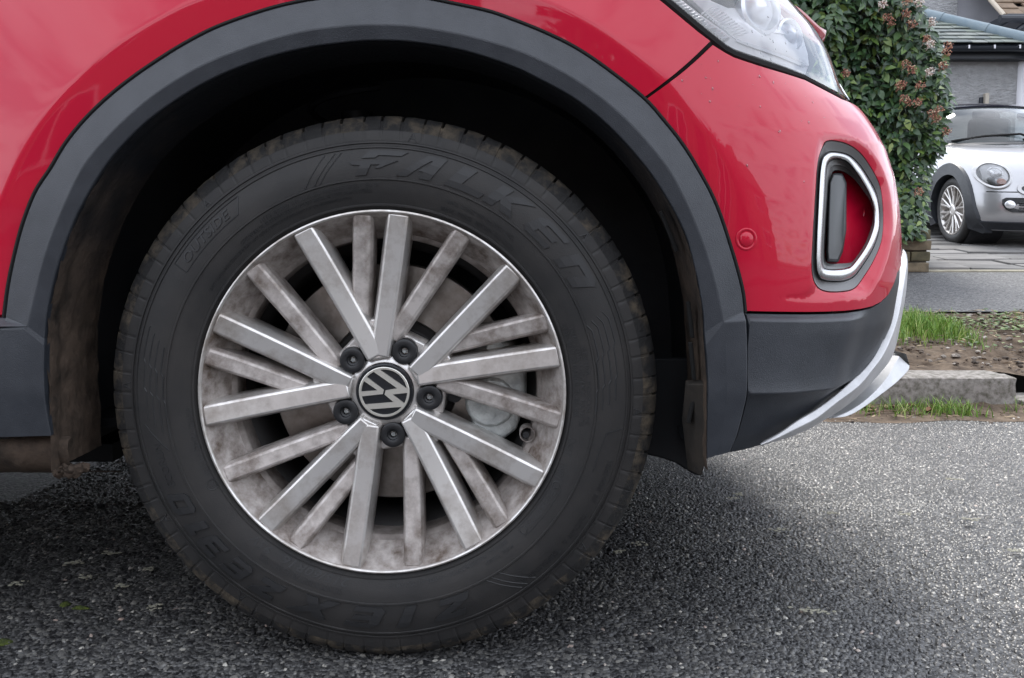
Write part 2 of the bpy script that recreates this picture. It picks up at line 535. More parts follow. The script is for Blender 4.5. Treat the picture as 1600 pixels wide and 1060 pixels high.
def S(u, z, o=0.0):
    x, y, nx, ny = plan(u)
    x = x + float(np.interp(z, DXZ, DXV)) * smooth(0.30, 0.70, x) + nx * o
    y = y + ny * o
    return Vector((x, y + flare(x, z) * (1 - smooth(0.62, 0.80, x)), z))

for it in range(7):                               # fit the nose profile to the outline seen in the photograph
    for k, z in enumerate(DXZ):
        best = max((proj(S(u, z)) for u in np.linspace(u_of_x(0.45), UMAX, 60)), key=lambda q: q[0])
        tgt = float(np.interp(best[1], SIL_Y, SIL_X))
        DXV[k] += (tgt - best[0]) * 0.00098 * 0.9
_k = np.convolve(np.pad(DXV, 1, mode='edge'), [0.2, 0.6, 0.2], mode='valid')
DXV = _k

def zero(u, z): return 0.0

def uz(px, py, of=zero, guess=None):
    u, z = guess if guess else (u_of_x(min(0.74, 0.164 + (px - 800) / 1262.0)), 0.52 + (375 - py) / 1262.0)
    for it in range(30):
        q = S(u, z, of(u, z)); a, b = proj(q)
        ex, ey = px - a, py - b
        if abs(ex) + abs(ey) < 0.05: break
        h = 0.001
        qa = proj(S(u + h, z, of(u + h, z))); qb = proj(S(u, z + h, of(u, z + h)))
        j11, j21 = (qa[0] - a) / h, (qa[1] - b) / h
        j12, j22 = (qb[0] - a) / h, (qb[1] - b) / h
        det = j11 * j22 - j12 * j21
        if abs(det) < 1e-3: break
        du = (ex * j22 - ey * j12) / det; dz = (j11 * ey - j21 * ex) / det
        du = max(-0.05, min(0.05, du)); dz = max(-0.05, min(0.05, dz))
        u = min(UMAX, max(0.0, u + du)); z += dz
    return u, z

def uzs(pts, of=zero):
    out = []; g = None
    for (px, py) in pts:
        a = uz(px, py, of, g)
        out.append(a); g = a
    return out

def inside(p, poly):
    x, y = p; c = False; n = len(poly); j = n - 1
    for i in range(n):
        xi, yi = poly[i]; xj, yj = poly[j]
        if (yi > y) != (yj > y) and x < (xj - xi) * (y - yi) / (yj - yi) + xi: c = not c
        j = i
    return c

def dist_poly(p, arr, closed=True):
    a = arr; b = np.roll(arr, -1, axis=0)
    if not closed: a, b = arr[:-1], arr[1:]
    p = np.array(p); ab = b - a
    t = np.clip(((p - a) * ab).sum(1) / np.maximum((ab * ab).sum(1), 1e-12), 0, 1)
    return float(np.sqrt((((a + ab * t[:, None]) - p) ** 2).sum(1)).min())

def dens(poly, step):
    out = []
    n = len(poly)
    for i in range(n):
        a = np.array(poly[i]); b = np.array(poly[(i + 1) % n])
        k = max(1, int(np.linalg.norm(b - a) / step))
        for t in range(k): out.append(tuple(a + (b - a) * t / k))
    return out

def Snorm(u, z, of):
    h = 0.0012
    a = S(u + h, z, of(u + h, z)) - S(u - h, z, of(u - h, z))
    b = S(u, z + h, of(u, z + h)) - S(u, z - h, of(u, z - h))
    n = a.cross(b)
    n.normalize()
    return n

def panel(name, poly, of, material, parent, holes=(), step=0.010, lines=(), turn=0.014, smooth_n=True):
    """one pressed panel: the polygon (u, z) filled with a dense net on the body surface, edges turned inwards"""
    poly = dens(poly, step * 0.8)
    holes = [dens(h, step * 0.8) for h in holes]
    pts, edges = [], []
    loops = []
    for lp in [poly] + holes:
        o = len(pts); n = len(lp)
        pts += lp
        edges += [(o + i, o + (i + 1) % n) for i in range(n)]
        loops.append((o, n))
    for ln in lines:
        ln = [p for p in ln if inside(p, poly) and not any(inside(p, h) for h in holes)]
        o = len(pts)
        pts += ln
    P0 = np.array(pts)
    nb = len(pts)
    us = np.arange(P0[:, 0].min(), P0[:, 0].max(), step)
    zs = np.arange(P0[:, 1].min(), P0[:, 1].max(), step)
    for i, uu in enumerate(us):
        for j, zz in enumerate(zs):
            q = (uu + (step * 0.5 if j % 2 else 0), zz)
            if np.abs(P0 - q).sum(1).min() < step * 0.55: continue
            if inside(q, poly) and not any(inside(q, h) for h in holes):
                pts.append(q)
    v, e, f, *_ = delaunay_2d_cdt([Vector(p) for p in pts], edges, [], 0, 1e-7)
    tri = []
    for t in f:
        c = ((v[t[0]][0] + v[t[1]][0] + v[t[2]][0]) / 3, (v[t[0]][1] + v[t[1]][1] + v[t[2]][1]) / 3)
        if inside(c, poly) and not any(inside(c, h) for h in holes):
            tri.append(tuple(t))
    V, N = [], []
    for q in v:
        V.append(S(q[0], q[1], of(q[0], q[1])))
        N.append(Snorm(q[0], q[1], of))
    if sum(N[i].y for i in range(0, len(N), 7)) > 0:
        N = [-n for n in N]
    F = []
    for t in tri:
        n = (V[t[1]] - V[t[0]]).cross(V[t[2]] - V[t[0]])
        F.append(t if n.dot(N[t[0]]) > 0 else (t[0], t[2], t[1]))
    # turned edge from real boundary edges of the filled net
    cnt = {}
    for t in F:
        for a, b in ((t[0], t[1]), (t[1], t[2]), (t[2], t[0])):
            cnt[(a, b)] = 1
    bd = [k for k in cnt if (k[1], k[0]) not in cnt]
    mp = {}
    for a, b in bd:
        tg = V[b] - V[a]
        for i in (a, b):
            on = tg.cross(N[i])
            if i in mp: mp[i][2] += on
            else:
                mp[i] = [None, None, on.copy()]
    for i, rec in mp.items():
        on = rec[2].normalized() if rec[2].length > 1e-9 else N[i]
        rec[0] = len(V); V.append(V[i] + Vector((0, 0, 0))); N.append((on + N[i] * 0.4).normalized())
        rec[1] = len(V); V.append(V[i] - N[i] * turn - on * 0.0); N.append(on)
    for a, b in bd:
        F.append((mp[b][0], mp[a][0], mp[a][1], mp[b][1]))
    me = bpy.data.meshes.new(name)
    off = wloc(parent)
    me.from_pydata([p - off for p in V], [], F)
    me.materials.append(material)
    me.polygons.foreach_set('use_smooth', [True] * len(F))
    me.update()
    if len(me.vertices) == len(N):
        me.normals_split_custom_set_from_vertices(N)
    o = bpy.data.objects.new(name, me)
    C.objects.link(o); o.parent = parent
    return o

# --- outlines that several panels share
LAMP_LOW = [(1036, 0), (1055, 16), (1074, 32), (1093, 48), (1113, 64), (1132, 79), (1145, 86), (1159, 91), (1180, 98), (1202, 105), (1228, 113), (1255, 122), (1280, 135), (1297, 144), (1312, 152)]
b_arc = catmull(BORDER, 120)
i_split = min(range(len(b_arc)), key=lambda i: abs(b_arc[i][0] - 1005) + abs(b_arc[i][1] - 156))
fl_line = uzs(catmull(FLARE, 160))
fl_lines = []
for dd in (-0.007, -0.0035, 0.0, 0.0035, 0.007):
    ln = []
    for (u, z) in fl_line:
        x = plan(u)[0]; th = math.atan2(z - HUB.z, x)
        ln.append((u + dd * math.cos(th), z + dd * math.sin(th)))
    fl_lines.append(ln)

def away(p, d):
    x = plan(p[0])[0]; th = math.atan2(p[1] - HUB.z, x)
    return (p[0] + d * math.cos(th), p[1] + d * math.sin(th))

uz_border = [away(p, 0.0022) for p in uzs(b_arc)]
# front wing
gap_a, gap_b = uz(1005, 156), uz(1112, 65)
gv = np.array(gap_b) - np.array(gap_a); gv /= np.linalg.norm(gv); gn = np.array((-gv[1], gv[0])) * 0.0017
lampU = uzs(LAMP_LOW[:5])
U0 = u_of_x(-0.62)
wing = [(U0, uz(9, 497)[1] + 0.004), (uz_border[0][0], uz(9, 497)[1] + 0.004)] + uz_border[:i_split]
wing += [tuple(np.array(gap_a) + gn), tuple(np.array(gap_b) + gn + gv * -0.002)]
wing += [tuple(np.array(p) + np.array((-0.0035, -0.0015))) for p in reversed(lampU[:-1])]
topz = 0.965
lu = lampU[0]
wing += [(lu[0] - 0.10, lu[1] + 0.06), (u_of_x(0.12), topz), (U0, topz + 0.03)]
panel('front_wing', wing, zero, M['red'], red_car, lines=fl_lines, step=0.011)
mb = MB()
mb.tube([S(u, z, -0.010) for u, z in [tuple(np.array(gap_a) + (np.array(gap_b) - np.array(gap_a)) * t) for t in np.linspace(-0.02, 1.02, 24)]], 0.0055, 8)
mb.build('panel_gap_backing', M['gap'], red_car)  # black strip added behind the gap to keep it dark
# door, mostly outside the frame
dz0 = uz(9, 497)[1] + 0.004
panel('front_door', [(u_of_x(-1.75), dz0), (U0 - 0.005, dz0), (U0 - 0.005, topz + 0.03), (u_of_x(-1.75), topz + 0.05)], zero, M['red'], red_car, step=0.03)

# front bumper skin with the lamp recess
FOG_OUT = [(1288, 222), (1299, 219), (1323, 224), (1343, 237), (1358, 256), (1372, 281), (1378, 303), (1380.5, 339), (1378, 376), (1366, 407), (1349, 435), (1335, 452), (1315, 457), (1290, 456.5), (1275, 447), (1268, 421), (1270, 364), (1274, 302), (1278, 251)]
SCOOP = [(1278, 214), (1296, 208), (1322, 210), (1348, 222), (1370, 246), (1386, 280), (1394, 318), (1396, 360), (1389, 400), (1374, 440), (1355, 466), (1320, 472), (1275, 476), (1235, 473), (1212, 466), (1230, 459), (1262, 452), (1264, 420), (1266, 340), (1271, 250)]
scoop_uz = np.array(uzs(catmull(SCOOP + [SCOOP[0]], 90)[:-1]))
scoop_fine = np.array(uzs(catmull(SCOOP + [SCOOP[0]], 420)[:-1]))
su0, su1 = uz(1262, 340)[0], uz(1366, 340)[0]
zlow0 = uz(1262, 470)[1]; zlow1 = uz(1262, 440)[1]
def of_bumper(u, z):
    if not (scoop_uz[:, 0].min() < u < scoop_uz[:, 0].max() and scoop_uz[:, 1].min() < z < scoop_uz[:, 1].max()): return 0.0
    if not inside((u, z), [tuple(p) for p in scoop_uz]): return 0.0
    d = dist_poly((u, z), scoop_fine)
    k = 0.30 + 0.34 * smooth(su0, su1, u)
    d = min(d, 0.030)
    return -k * (math.sqrt(d * d + 0.006 ** 2) - 0.006)
fog_out = uzs(catmull(FOG_OUT + [FOG_OUT[0]], 110)[:-1], of_bumper)
lamp_uz = uzs(LAMP_LOW[4:])
LOW_RED = [(1162, 488.5), (1210, 489.5), (1260, 490), (1290, 489.5), (1321, 488), (1345, 485), (1362, 481), (1376, 474), (1388, 462), (1397, 444), (1402, 428)]
low_uz = uzs(LOW_RED)
zN0 = low_uz[-1][1]
red_low = low_uz + [(low_uz[-1][0] + 0.10, zN0 + 0.020), (low_uz[-1][0] + 0.2, zN0 + 0.030), (UMAX, zN0 + 0.035)]
zl = lamp_uz[-1]
bump_poly = [tuple(np.array(gap_a) - gn), ] + [tuple(np.array(p) + np.array((0.0006, -0.0030))) for p in [tuple(np.array(gap_b) - gn)] + lamp_uz[1:]]
bump_poly += [(zl[0] + 0.12, zl[1] - 0.004), (UMAX, zl[1] - 0.01)]
bump_poly += list(reversed([(u, z + 0.002) for u, z in red_low]))
bump_poly += list(reversed(uz_border[i_split + 1:]))
sc_lines = []
for s_ in (-0.004, 0.0, 0.004, 0.008, 0.012, 0.017, 0.022, 0.027, 0.032):
    cen = scoop_uz.mean(0)
    ln = []
    for i in range(len(scoop_uz)):
        t = scoop_uz[(i + 1) % len(scoop_uz)] - scoop_uz[i - 1]; t /= np.linalg.norm(t) + 1e-12
        nn = np.array((-t[1], t[0]))
        if not inside(tuple(scoop_uz[i] + nn * 0.004), [tuple(p) for p in scoop_uz]): nn = -nn
        ln.append(tuple(scoop_uz[i] + nn * s_))
    sc_lines.append(ln)
panel('front_bumper', bump_poly, of_bumper, M['red'], red_car, holes=[fog_out], lines=fl_lines + sc_lines, step=0.0085)

# dark lower bumper: ledge on top, belly crease, tucked underside
LEDGE = [(1162, 501), (1210, 502.5), (1264, 503), (1310, 501), (1340, 498), (1362, 493)]
_le = np.array(uzs(LEDGE)); _lr = np.array(low_uz)
_cz = np.array(uzs([(1160, 612), (1226, 611), (1270, 607), (1302, 602), (1330, 594)]))
def of_low(u, z):
    zt = float(np.interp(u, _lr[:, 0], _lr[:, 1])); zb = float(np.interp(u, _le[:, 0], _le[:, 1]))
    zc_ = float(np.interp(u, _cz[:, 0], _cz[:, 1]))
    o = (0.012 * smooth(0, 1, min(1.0, max(0.0, (zt - z) / max(0.004, zt - zb))))) * (1 - smooth(_le[3, 0], _le[5, 0], u)) - 0.002
    fade = 1 - 0.6 * smooth(_cz[2, 0], _cz[-1, 0] + 0.1, u)
    d = z - zc_
    o += -0.04 * max(d, 0) * fade * 0 - (0.30 * fade + 0.05) * max(0.0, -d) + 0.006 * fade * math.exp(-max(0.0, d) / 0.02) * (1 if d >= 0 else math.exp(d / 0.006))
    return o
SK_IN = [(1187, 694), (1216, 678), (1245, 658), (1275, 640), (1302, 620), (1332, 594), (1352, 575), (1368, 553), (1381, 524), (1390, 490), (1396, 462), (1402, 430)]
sk_uz = uzs(SK_IN[:9], of_low)
GAPR = [(1164, 492), (1166.5, 541), (1167, 609), (1162, 639), (1151, 681), (1140, 707)]
gapr_uz = uzs(GAPR, of_low)
low_poly = [(u, z - 0.0015) for u, z in red_low]
low_poly += [(UMAX, 0.30), (sk_uz[-1][0] + 0.16, 0.33)]
low_poly += list(reversed([(u + 0.012, z - 0.004) for u, z in sk_uz]))
low_poly += uzs([(1187, 696), (1165, 702)], of_low) + [(u + 0.0018, z) for u, z in reversed(gapr_uz)]
lines_low = []
for k in (-0.006, -0.002, 0.002, 0.008):
    lines_low.append([(u, float(np.interp(u, _cz[:, 0], _cz[:, 1])) + k) for u in np.linspace(_cz[0, 0], _cz[-1, 0], 60)])
for k in (0.15, 0.5, 0.85, 1.0, 1.1):
    lines_low.append([(u, float(np.interp(u, _lr[:, 0], _lr[:, 1])) * (1 - k) + float(np.interp(u, _le[:, 0], _le[:, 1])) * k) for u in np.linspace(_le[0, 0], _le[-1, 0], 60)])
panel('lower_bumper', low_poly, of_low, M['cladding'], red_car, lines=lines_low, step=0.012)

# --- arch cladding: lofted through the traced lines, each on its own plane
def seg(pts, n): return catmull(pts, n)
NA = 130
rowA = seg([(-30, 683), (-28, 617), (-12, 560), (-2, 515)], 14) + seg(BORDER, NA) + seg([(1165.5, 501), (1167, 541), (1167, 609), (1162, 639), (1151, 681), (1140, 707)], 26)
rowB = seg([(10, 683), (14, 617), (24, 560), (38, 515)], 14) + seg(CREASE, NA) + seg([(1131, 505), (1134, 541), (1136, 609), (1133, 640), (1127, 683), (1120, 712)], 26)
rowC = seg([(79, 681), (70, 626), (68, 580), (68.5, 540)], 14) + seg(INNER, NA) + seg([(1103, 540), (1105, 563), (1107, 610), (1106, 645), (1105, 690), (1104, 717)], 26)
nA = len(rowA)
def lowk(i):                                       # 0 on the arch, 1 on the two lower ends
    if i < 14: return 1.0
    if i < 14 + NA: return 0.0
    return 1.0
def tuckk(py): return 0.10 * max(0.0, (py - 612) / 1262.0)
rows = [[], [], [], [], []]
for i in range(nA):
    k = lowk(i)
    ya = -0.0375 - 0.009 * k
    yb_, yc_ = -0.0495, -0.0455 - 0.003 * k
    ta, tb, tc_ = tuckk(rowA[i][1]), tuckk(rowB[i][1]), tuckk(rowC[i][1])
    rows[0].append(P(*rowA[i], ya + 0.024))
    rows[1].append(P(*rowA[i], ya + ta))
    rows[2].append(P(*rowB[i], yb_ + tb))
    rows[3].append(P(*rowC[i], yc_ + tc_))
    c = P(*rowC[i], yc_ + tc_)
    rows[4].append(Vector((c.x, -0.036, c.z)))
mb = MB(); mb.loft(rows)
seal = MB()
seal.tube([P(*b_arc[i], -0.0345) + Vector((P(*b_arc[i], 0).x - HUB.x, 0, P(*b_arc[i], 0).z - HUB.z)).normalized() * 0.0022 for i in range(len(b_arc))], 0.0024, 6)
seal.build('arch_seal', M['gap'], red_car)
clad = mb.build('wheel_arch_cladding', M['cladding'], red_car, angle=9, bevel=0.0012)

# --- muddy return flange and black liner behind it
flx = [(103, 738), (101, 700)] + [rowC[i] for i in range(0, nA, 2)] + [(1104, 725)]
inn = [rows[3][i] for i in range(0, nA)]
start = [P(88, 733, -0.030), P(84, 705, -0.034)]
endp = [P(1103, 732, -0.03)]
edge = start + inn + endp
def offs(p, d):
    v = Vector((p.x, 0, p.z - HUB.z)); v.normalize()
    return Vector((p.x, 0, p.z)) + v * d
mb = MB()
ys = np.concatenate([np.linspace(-0.041, 0.085, 28)])
rws = []
for j, yy in enumerate(ys):
    r_ = []
    for i, p in enumerate(edge):
        lat = 0.004 + 0.010 * smooth(0, 0.03, yy + 0.03)
        q = offs(p, -0.002 + lat * 0.4)
        muddy = smooth(-0.1, -0.28, q.x) * smooth(0.75, 0.45, q.z) if q.x < 0 else 0.35 * smooth(0.70, 0.45, q.z) + 0.1
        n_ = noise.fractal(Vector((q.x * 70, yy * 70, q.z * 50)), 1.0, 2.0, 4)
        dirv = Vector((-q.x, 0, HUB.z - q.z)).normalized()
        q = q + dirv * (0.0020 * n_ * muddy)
        r_.append(Vector((q.x, yy + 0.002 * n_ * muddy, q.z)))
    rws.append(r_)
mb.loft(rws)
mb.build('muddy_arch_flange', M['mud'], red_car, angle=60)
mb = MB()
rws = []
for yy, d in ((0.080, 0.006), (0.088, 0.045), (0.20, 0.05), (0.43, 0.05)):
    rws.append([Vector((offs(p, d).x, yy, offs(p, d).z)) for p in edge])
mb.loft(rws)
n_ = len(edge)
back = [Vector((offs(p, 0.05).x, 0.43, offs(p, 0.05).z)) for p in edge]
mb.add(back, [tuple(range(n_))])
mb.build('wheel_arch_liner', M['liner'], red_car, angle=60)

# suspension strut and spring seen faintly above the tyre
mb = MB()
mb.tube([(-0.07, 0.29, 0.30), (-0.085, 0.31, 0.72)], 0.026, 14)
mb.build('suspension_strut', M['dark_trim'], red_car)
mb = MB()
mb.tube([(-0.085 + 0.07 * math.cos(t), 0.31 + 0.07 * math.sin(t), 0.50 + 0.021 * t / 1.5) for t in np.linspace(0, 18, 150)], 0.006, 6)
mb.build('coil_spring', M['dark_trim'], red_car)

# front edge of the arch: muddy strip with slots, and the air deflector behind the tyre
for (x0, y0, x1, y1, wd) in ((1043, 323, 1068, 386, 7), (1087, 468, 1094, 524, 8), (1091, 533, 1097, 591, 8), (1095, 627, 1088, 661, 9)):
    mb = MB()
    yy = 0.004
    a, b = P(x0, y0, yy), P(x1, y1, yy)
    n_ = Vector((-(a.x), 0, -(a.z - HUB.z))).normalized()
    d = (b - a).normalized()
    Mx = Matrix((d, Vector((0, 1, 0)), n_)).transposed()
    mb.box((a + b) / 2 + n_ * 0.010, ((b - a).length, 0.010, 0.004), 0, Mx)
    o = mb.build('slot', M['gap'], red_car, bevel=0.001)
mb = MB()
dfl = [(1078, 560), (1092, 600), (1096, 650), (1097, 745), (1084, 742), (1073, 735), (1055, 724), (1035, 717), (1010, 711), (985, 707), (960, 705), (960, 660), (1003, 600), (1003, 560)]
mb.prism([P(x, y, 0.10) for x, y in dfl], (0, 0.012, 0))
mb.build('air_deflector', M['deflector'], red_car, bevel=0.003)
mb = MB()
stp = [P(1072, 600, -0.005), P(1102, 600, -0.025), P(1104, 715, -0.03), P(1096, 745, 0.0), P(1075, 735, 0.03), P(1066, 660, 0.03)]
mb.prism(stp, (0.006, 0.03, 0))
mb.build('deflector_bracket', M['flange'], red_car, bevel=0.002)

# --- sill: dark plastic and the muddy underside rail
mb = MB()
prof = [(497, -0.030), (497.5, -0.037), (510, -0.0475), (617, -0.0475), (683, -0.036), (686, -0.02)]
xa, xb2 = -2.3, P(-8, 600, -0.047).x
rws = []
for (py, yy) in prof:
    z = P(-8, py, yy).z
    rws.append([Vector((x, yy, z)) for x in np.linspace(xa, xb2, 12)])
mb.loft(rws)
mb.build('sill_cladding', M['cladding'], red_car, angle=10, bevel=0.001)
mb = MB()                                           # facet where the ledge dies out in the arch
mb.prism([P(43, 510.5, -0.0505), P(-30, 511, -0.0475), P(-30, 497, -0.034), P(8, 497, -0.036)], (0, 0.012, 0))
mb.build('sill_ledge', M['cladding'], red_car, bevel=0.0006)
mb = MB()
rws = []
xe = P(104, 700, -0.025).x
for py, yy in ((682, -0.012), (688, -0.020), (700, -0.024), (712, -0.022), (724, -0.016), (733, -0.004), (738, 0.02), (738, 0.12)):
    z = P(60, py, yy).z
    r_ = []
    for x in np.concatenate([np.linspace(-2.3, -0.62, 14), np.linspace(-0.6, xe, 60)]):
        n_ = noise.fractal(Vector((x * 40, yy * 60, z * 40)), 1.0, 2.0, 4)
        r_.append(Vector((x, yy + n_ * 0.003, z + n_ * 0.002)))
    rws.append(r_)
mb.loft(rws)
mb.build('muddy_sill_rail', M['mud'], red_car, angle=60)
mb = MB()                                           # clods hanging from the lip
for k in range(26):
    px = 92 + 20 * random.random() + (30 * random.random() if k % 3 == 0 else 0)
    yy = -0.02 + 0.03 * random.random()
    c = P(px, 728 + 14 * random.random() * (1 if px < 122 else 0.6), yy)
    r_ = 0.003 + 0.006 * random.random()
    bm = bmesh.new(); bmesh.ops.create_icosphere(bm, subdivisions=2, radius=r_)
    mb.add([v.co + v.co * 0.5 * noise.noise(v.co * 300 + Vector((k, 0, 0))) + c for v in bm.verts], [[v.index for v in f.verts] for f in bm.faces])
    bm.free()
tag(mb.build('mud_clods', M['mud'], red_car), kind='stuff')

# undertray of the bumper
mb = MB()
edge_px = catmull([(1104, 716), (1140, 706), (1187, 693), (1216, 680), (1245, 662), (1275, 644), (1302, 624)], 24)
lowu = uzs(edge_px, of_low)
r0 = [S(u, z, of_low(u, z) - 0.004) for u, z in lowu]
r1 = [p + Vector((-0.02, 0.05, 0.012)) for p in r0]
r2 = [Vector((min(p.x + 0.05, 0.70), 0.9, p.z + 0.05)) for p in r0]
mb.loft([r0, r1, r2])
mb.build('undertray', M['deflector'], red_car)
# --- underbody, bonnet, far side: what closes the car
mb = MB()
mb.box((-1.90, 1.02, 0.165), (2.8, 1.40, 0.03)); mb.box((-1.88, 0.86, 0.245), (2.86, 1.68, 0.02)); mb.box((-0.40, 0.92, 0.262), (0.20, 1.60, 0.012)); mb.box((0.52, 1.1, 0.262), (0.30, 1.2, 0.012)); mb.box((0.10, 1.15, 0.175), (1.02, 1.00, 0.03))
mb.build('underbody', M['deflector'], red_car)
mb = MB()
mb.box((0.1, 1.05, 0.5), (0.9, 0.85, 0.5)); mb.build('engine_block', M['liner'], red_car, bevel=0.02)
mb = MB()
mb.lathe_y([(0.001, 0), (0.22, 0), (0.225, 0.02), (0.33, 0.0), (0.346, -0.04), (0.346, -0.17), (0.33, -0.21), (0.1, -0.2)], 40, 0, (0, 1.70, HUB.z))
mb.build('far_front_wheel', M['rubber'], red_car)
# ------------------------------------------------------------------ red car: lamps, trims, bonnet
# fog lamp surround: nested rings on the bumper
RING = {
 'a': FOG_OUT,
 'b': [(1285, 245), (1298, 238), (1323, 242), (1339, 254), (1355, 276), (1368, 300), (1373, 320), (1374.5, 340), (1373, 361), (1363, 390), (1343, 421), (1332, 433), (1315, 439), (1289, 438), (1278, 430), (1275, 412), (1275.5, 380), (1278, 327), (1281, 270)],
 'c': [(1293, 256), (1302, 249), (1320, 251), (1333, 263), (1349, 287), (1360, 308), (1364.5, 323), (1366, 338), (1364.5, 356), (1353, 385), (1333, 413), (1323, 419), (1310, 421), (1294, 421), (1286, 417), (1284.5, 405), (1285, 380), (1288, 322), (1291, 272)],
 'd': [(1301, 269), (1306, 267), (1318, 269), (1334, 280), (1347, 296), (1358, 312), (1363, 326), (1364, 338), (1362, 352), (1352, 380), (1334, 407), (1326, 411), (1310, 412), (1295, 412), (1290, 408), (1289, 398), (1290, 375), (1294, 322), (1298, 280)],
}
def by_angle(pts, n=96):
    arr = np.array(catmull(pts + [pts[0]], 400)[:-1])
    c = np.array((1325, 340))
    sc = np.array((1 / 45.0, 1 / 100.0))
    th = np.arctan2((arr[:, 1] - c[1]) * sc[1], (arr[:, 0] - c[0]) * sc[0])
    o = np.argsort(th); th = th[o]; arr = arr[o]
    t = np.linspace(-math.pi, math.pi, n, endpoint=False)
    return [(np.interp(x, th, arr[:, 0], period=2 * math.pi), np.interp(x, th, arr[:, 1], period=2 * math.pi)) for x in t]
def ring_pts(key, o):
    f = lambda u, z: of_bumper(u, z) + o
    return [S(u, z, f(u, z)) for u, z in uzs(by_angle(RING[key]), f)]
def mix_ring(k1, k2, t, o):
    f = lambda u, z: of_bumper(u, z) + o
    A, B = by_angle(RING[k1]), by_angle(RING[k2])
    return [S(u, z, f(u, z)) for u, z in uzs([(a[0] * (1 - t) + b[0] * t, a[1] * (1 - t) + b[1] * t) for a, b in zip(A, B)], f)]
mb = MB(); mb.loft([ring_pts('a', -0.022), ring_pts('a', -0.004), mix_ring('a', 'b', 0.12, -0.001), mix_ring('a', 'b', 0.9, -0.004), ring_pts('b', -0.012)], close_u=True)
surround = mb.build('fog_lamp_surround', M['grey_trim'], red_car, angle=40)
mb = MB(); mb.loft([ring_pts('b', -0.012), mix_ring('b', 'c', 0.0, 0.000), mix_ring('b', 'c', 0.15, 0.0035), mix_ring('b', 'c', 0.5, 0.0050), mix_ring('b', 'c', 0.88, 0.0030), mix_ring('b', 'c', 1.0, -0.001), ring_pts('c', -0.012)], close_u=True)
mb.build('chrome_trim', M['chrome'], surround, angle=60)
mb = MB(); mb.loft([ring_pts('c', -0.012), mix_ring('c', 'd', 0.05, -0.006), mix_ring('c', 'd', 0.5, -0.008), mix_ring('c', 'd', 0.55, -0.012), mix_ring('c', 'd', 0.95, -0.014), ring_pts('d', -0.030)], close_u=True)
mb.build('inner_frame', M['grey_trim'], surround, angle=40)
fl = ring_pts('d', -0.028)
cen = sum(fl, Vector()) / len(fl)
mb = MB(); mb.add(fl + [cen], [(i, (i + 1) % len(fl), len(fl)) for i in range(len(fl))])
mb.build('recess_floor', M['red'], surround)
def on_bumper(px, py, o):
    f = lambda u, z: of_bumper(u, z) + o
    u, z = uz(px, py, f)
    return S(u, z, f(u, z)), Snorm(u, z, f)
def disc_on(name, px, py, o, rad, h, mt, parent, n=28, ring=None):
    p, nn = on_bumper(px, py, o)
    if nn.y > 0: nn = -nn
    t = nn.cross(Vector((0, 0, 1))).normalized(); b = nn.cross(t)
    mb = MB()
    def circ(r_, hh): return [p + nn * hh + (t * math.cos(2 * math.pi * k / n) + b * math.sin(2 * math.pi * k / n)) * r_ for k in range(n)]
    if ring: mb.loft([circ(rad, -0.002), circ(rad, h * 0.6), circ(rad - 0.001, h), circ(ring + 0.001, h), circ(ring, h * 0.5), circ(ring, -0.003)], close_u=True)
    else: mb.loft([circ(rad, -0.004), circ(rad, h * 0.6), circ(rad * 0.9, h), circ(0.0001, h)], close_u=True)
    return mb.build(name, mt, parent, angle=40)
disc_on('tow_cover', 1337.5, 332, -0.028, 0.013, 0.0015, M['red'], surround, ring=0.0115)
sens = disc_on('parking_sensor', 1166, 374, 0.0, 0.0135, 0.001, M['red'], red_car, ring=0.0105)
disc_on('sensor_face', 1166, 374, 0.0, 0.0085, 0.0015, M['red'], sens)
# upright black vane
vane = [(1296, 284), (1302, 271), (1316, 271), (1323, 286), (1322.5, 361), (1317, 394), (1310, 410), (1292, 409), (1291, 395), (1293, 340)]
def on_b(px, py, o): return on_bumper(px, py, o)[0]
mb = MB()
r0 = [on_b(x, y, -0.030) for x, y in vane]
r1 = [on_b(x, y, -0.010) for x, y in vane]
cx_, cy_ = 1306, 340
r2 = [on_b(cx_ + (x - cx_) * 0.82, cy_ + (y - cy_) * 0.97, -0.004) for x, y in vane]
o = mb.loft([r0, r1, r2], close_u=True)
mb.f.append(tuple(o + 20 + k for k in range(10))); mb.m.append(0)
mb.build('upright_vane', M['dark_trim'], surround, angle=25, bevel=0.002)

# --- headlamp
of_lamp = lambda o: (lambda u, z: o)
def on_s(px, py, o):
    u, z = uz(px, py, of_lamp(o)); return S(u, z, o)
headlight = empty('headlight', S(*uz(1200, 80)), red_car)
lens_low = uzs([(x + 2.0, y - 5.0) for x, y in LAMP_LOW], of_lamp(-0.003))
ll = lens_low
lens_poly = ll + [(ll[-1][0] + 0.05, ll[-1][1] - 0.002), (ll[-1][0] + 0.09, ll[-1][1] + 0.03), (ll[-1][0] + 0.11, 0.82), (ll[-1][0] + 0.09, 0.866), (ll[0][0] + 0.12, 0.874), (ll[0][0] - 0.03, 0.874)]
lens = panel('lens', lens_poly, of_lamp(-0.003), M['lens'], headlight, step=0.014, turn=0.004)
gp = uzs([(x + 0.4, y - 1.4) for x, y in LAMP_LOW], of_lamp(-0.006))
gp = [(gp[0][0] - 0.04, gp[0][1] + 0.035)] + gp + [(gp[-1][0] + 0.08, gp[-1][1] - 0.004)]
mb = MB(); mb.tube([S(u, z, -0.008) for u, z in gp], [0.0066 - 0.0042 * smooth(0.55, 1.0, i / (len(gp) - 1)) for i in range(len(gp))], 8)
mb.build('lamp_gasket', M['gap'], headlight)
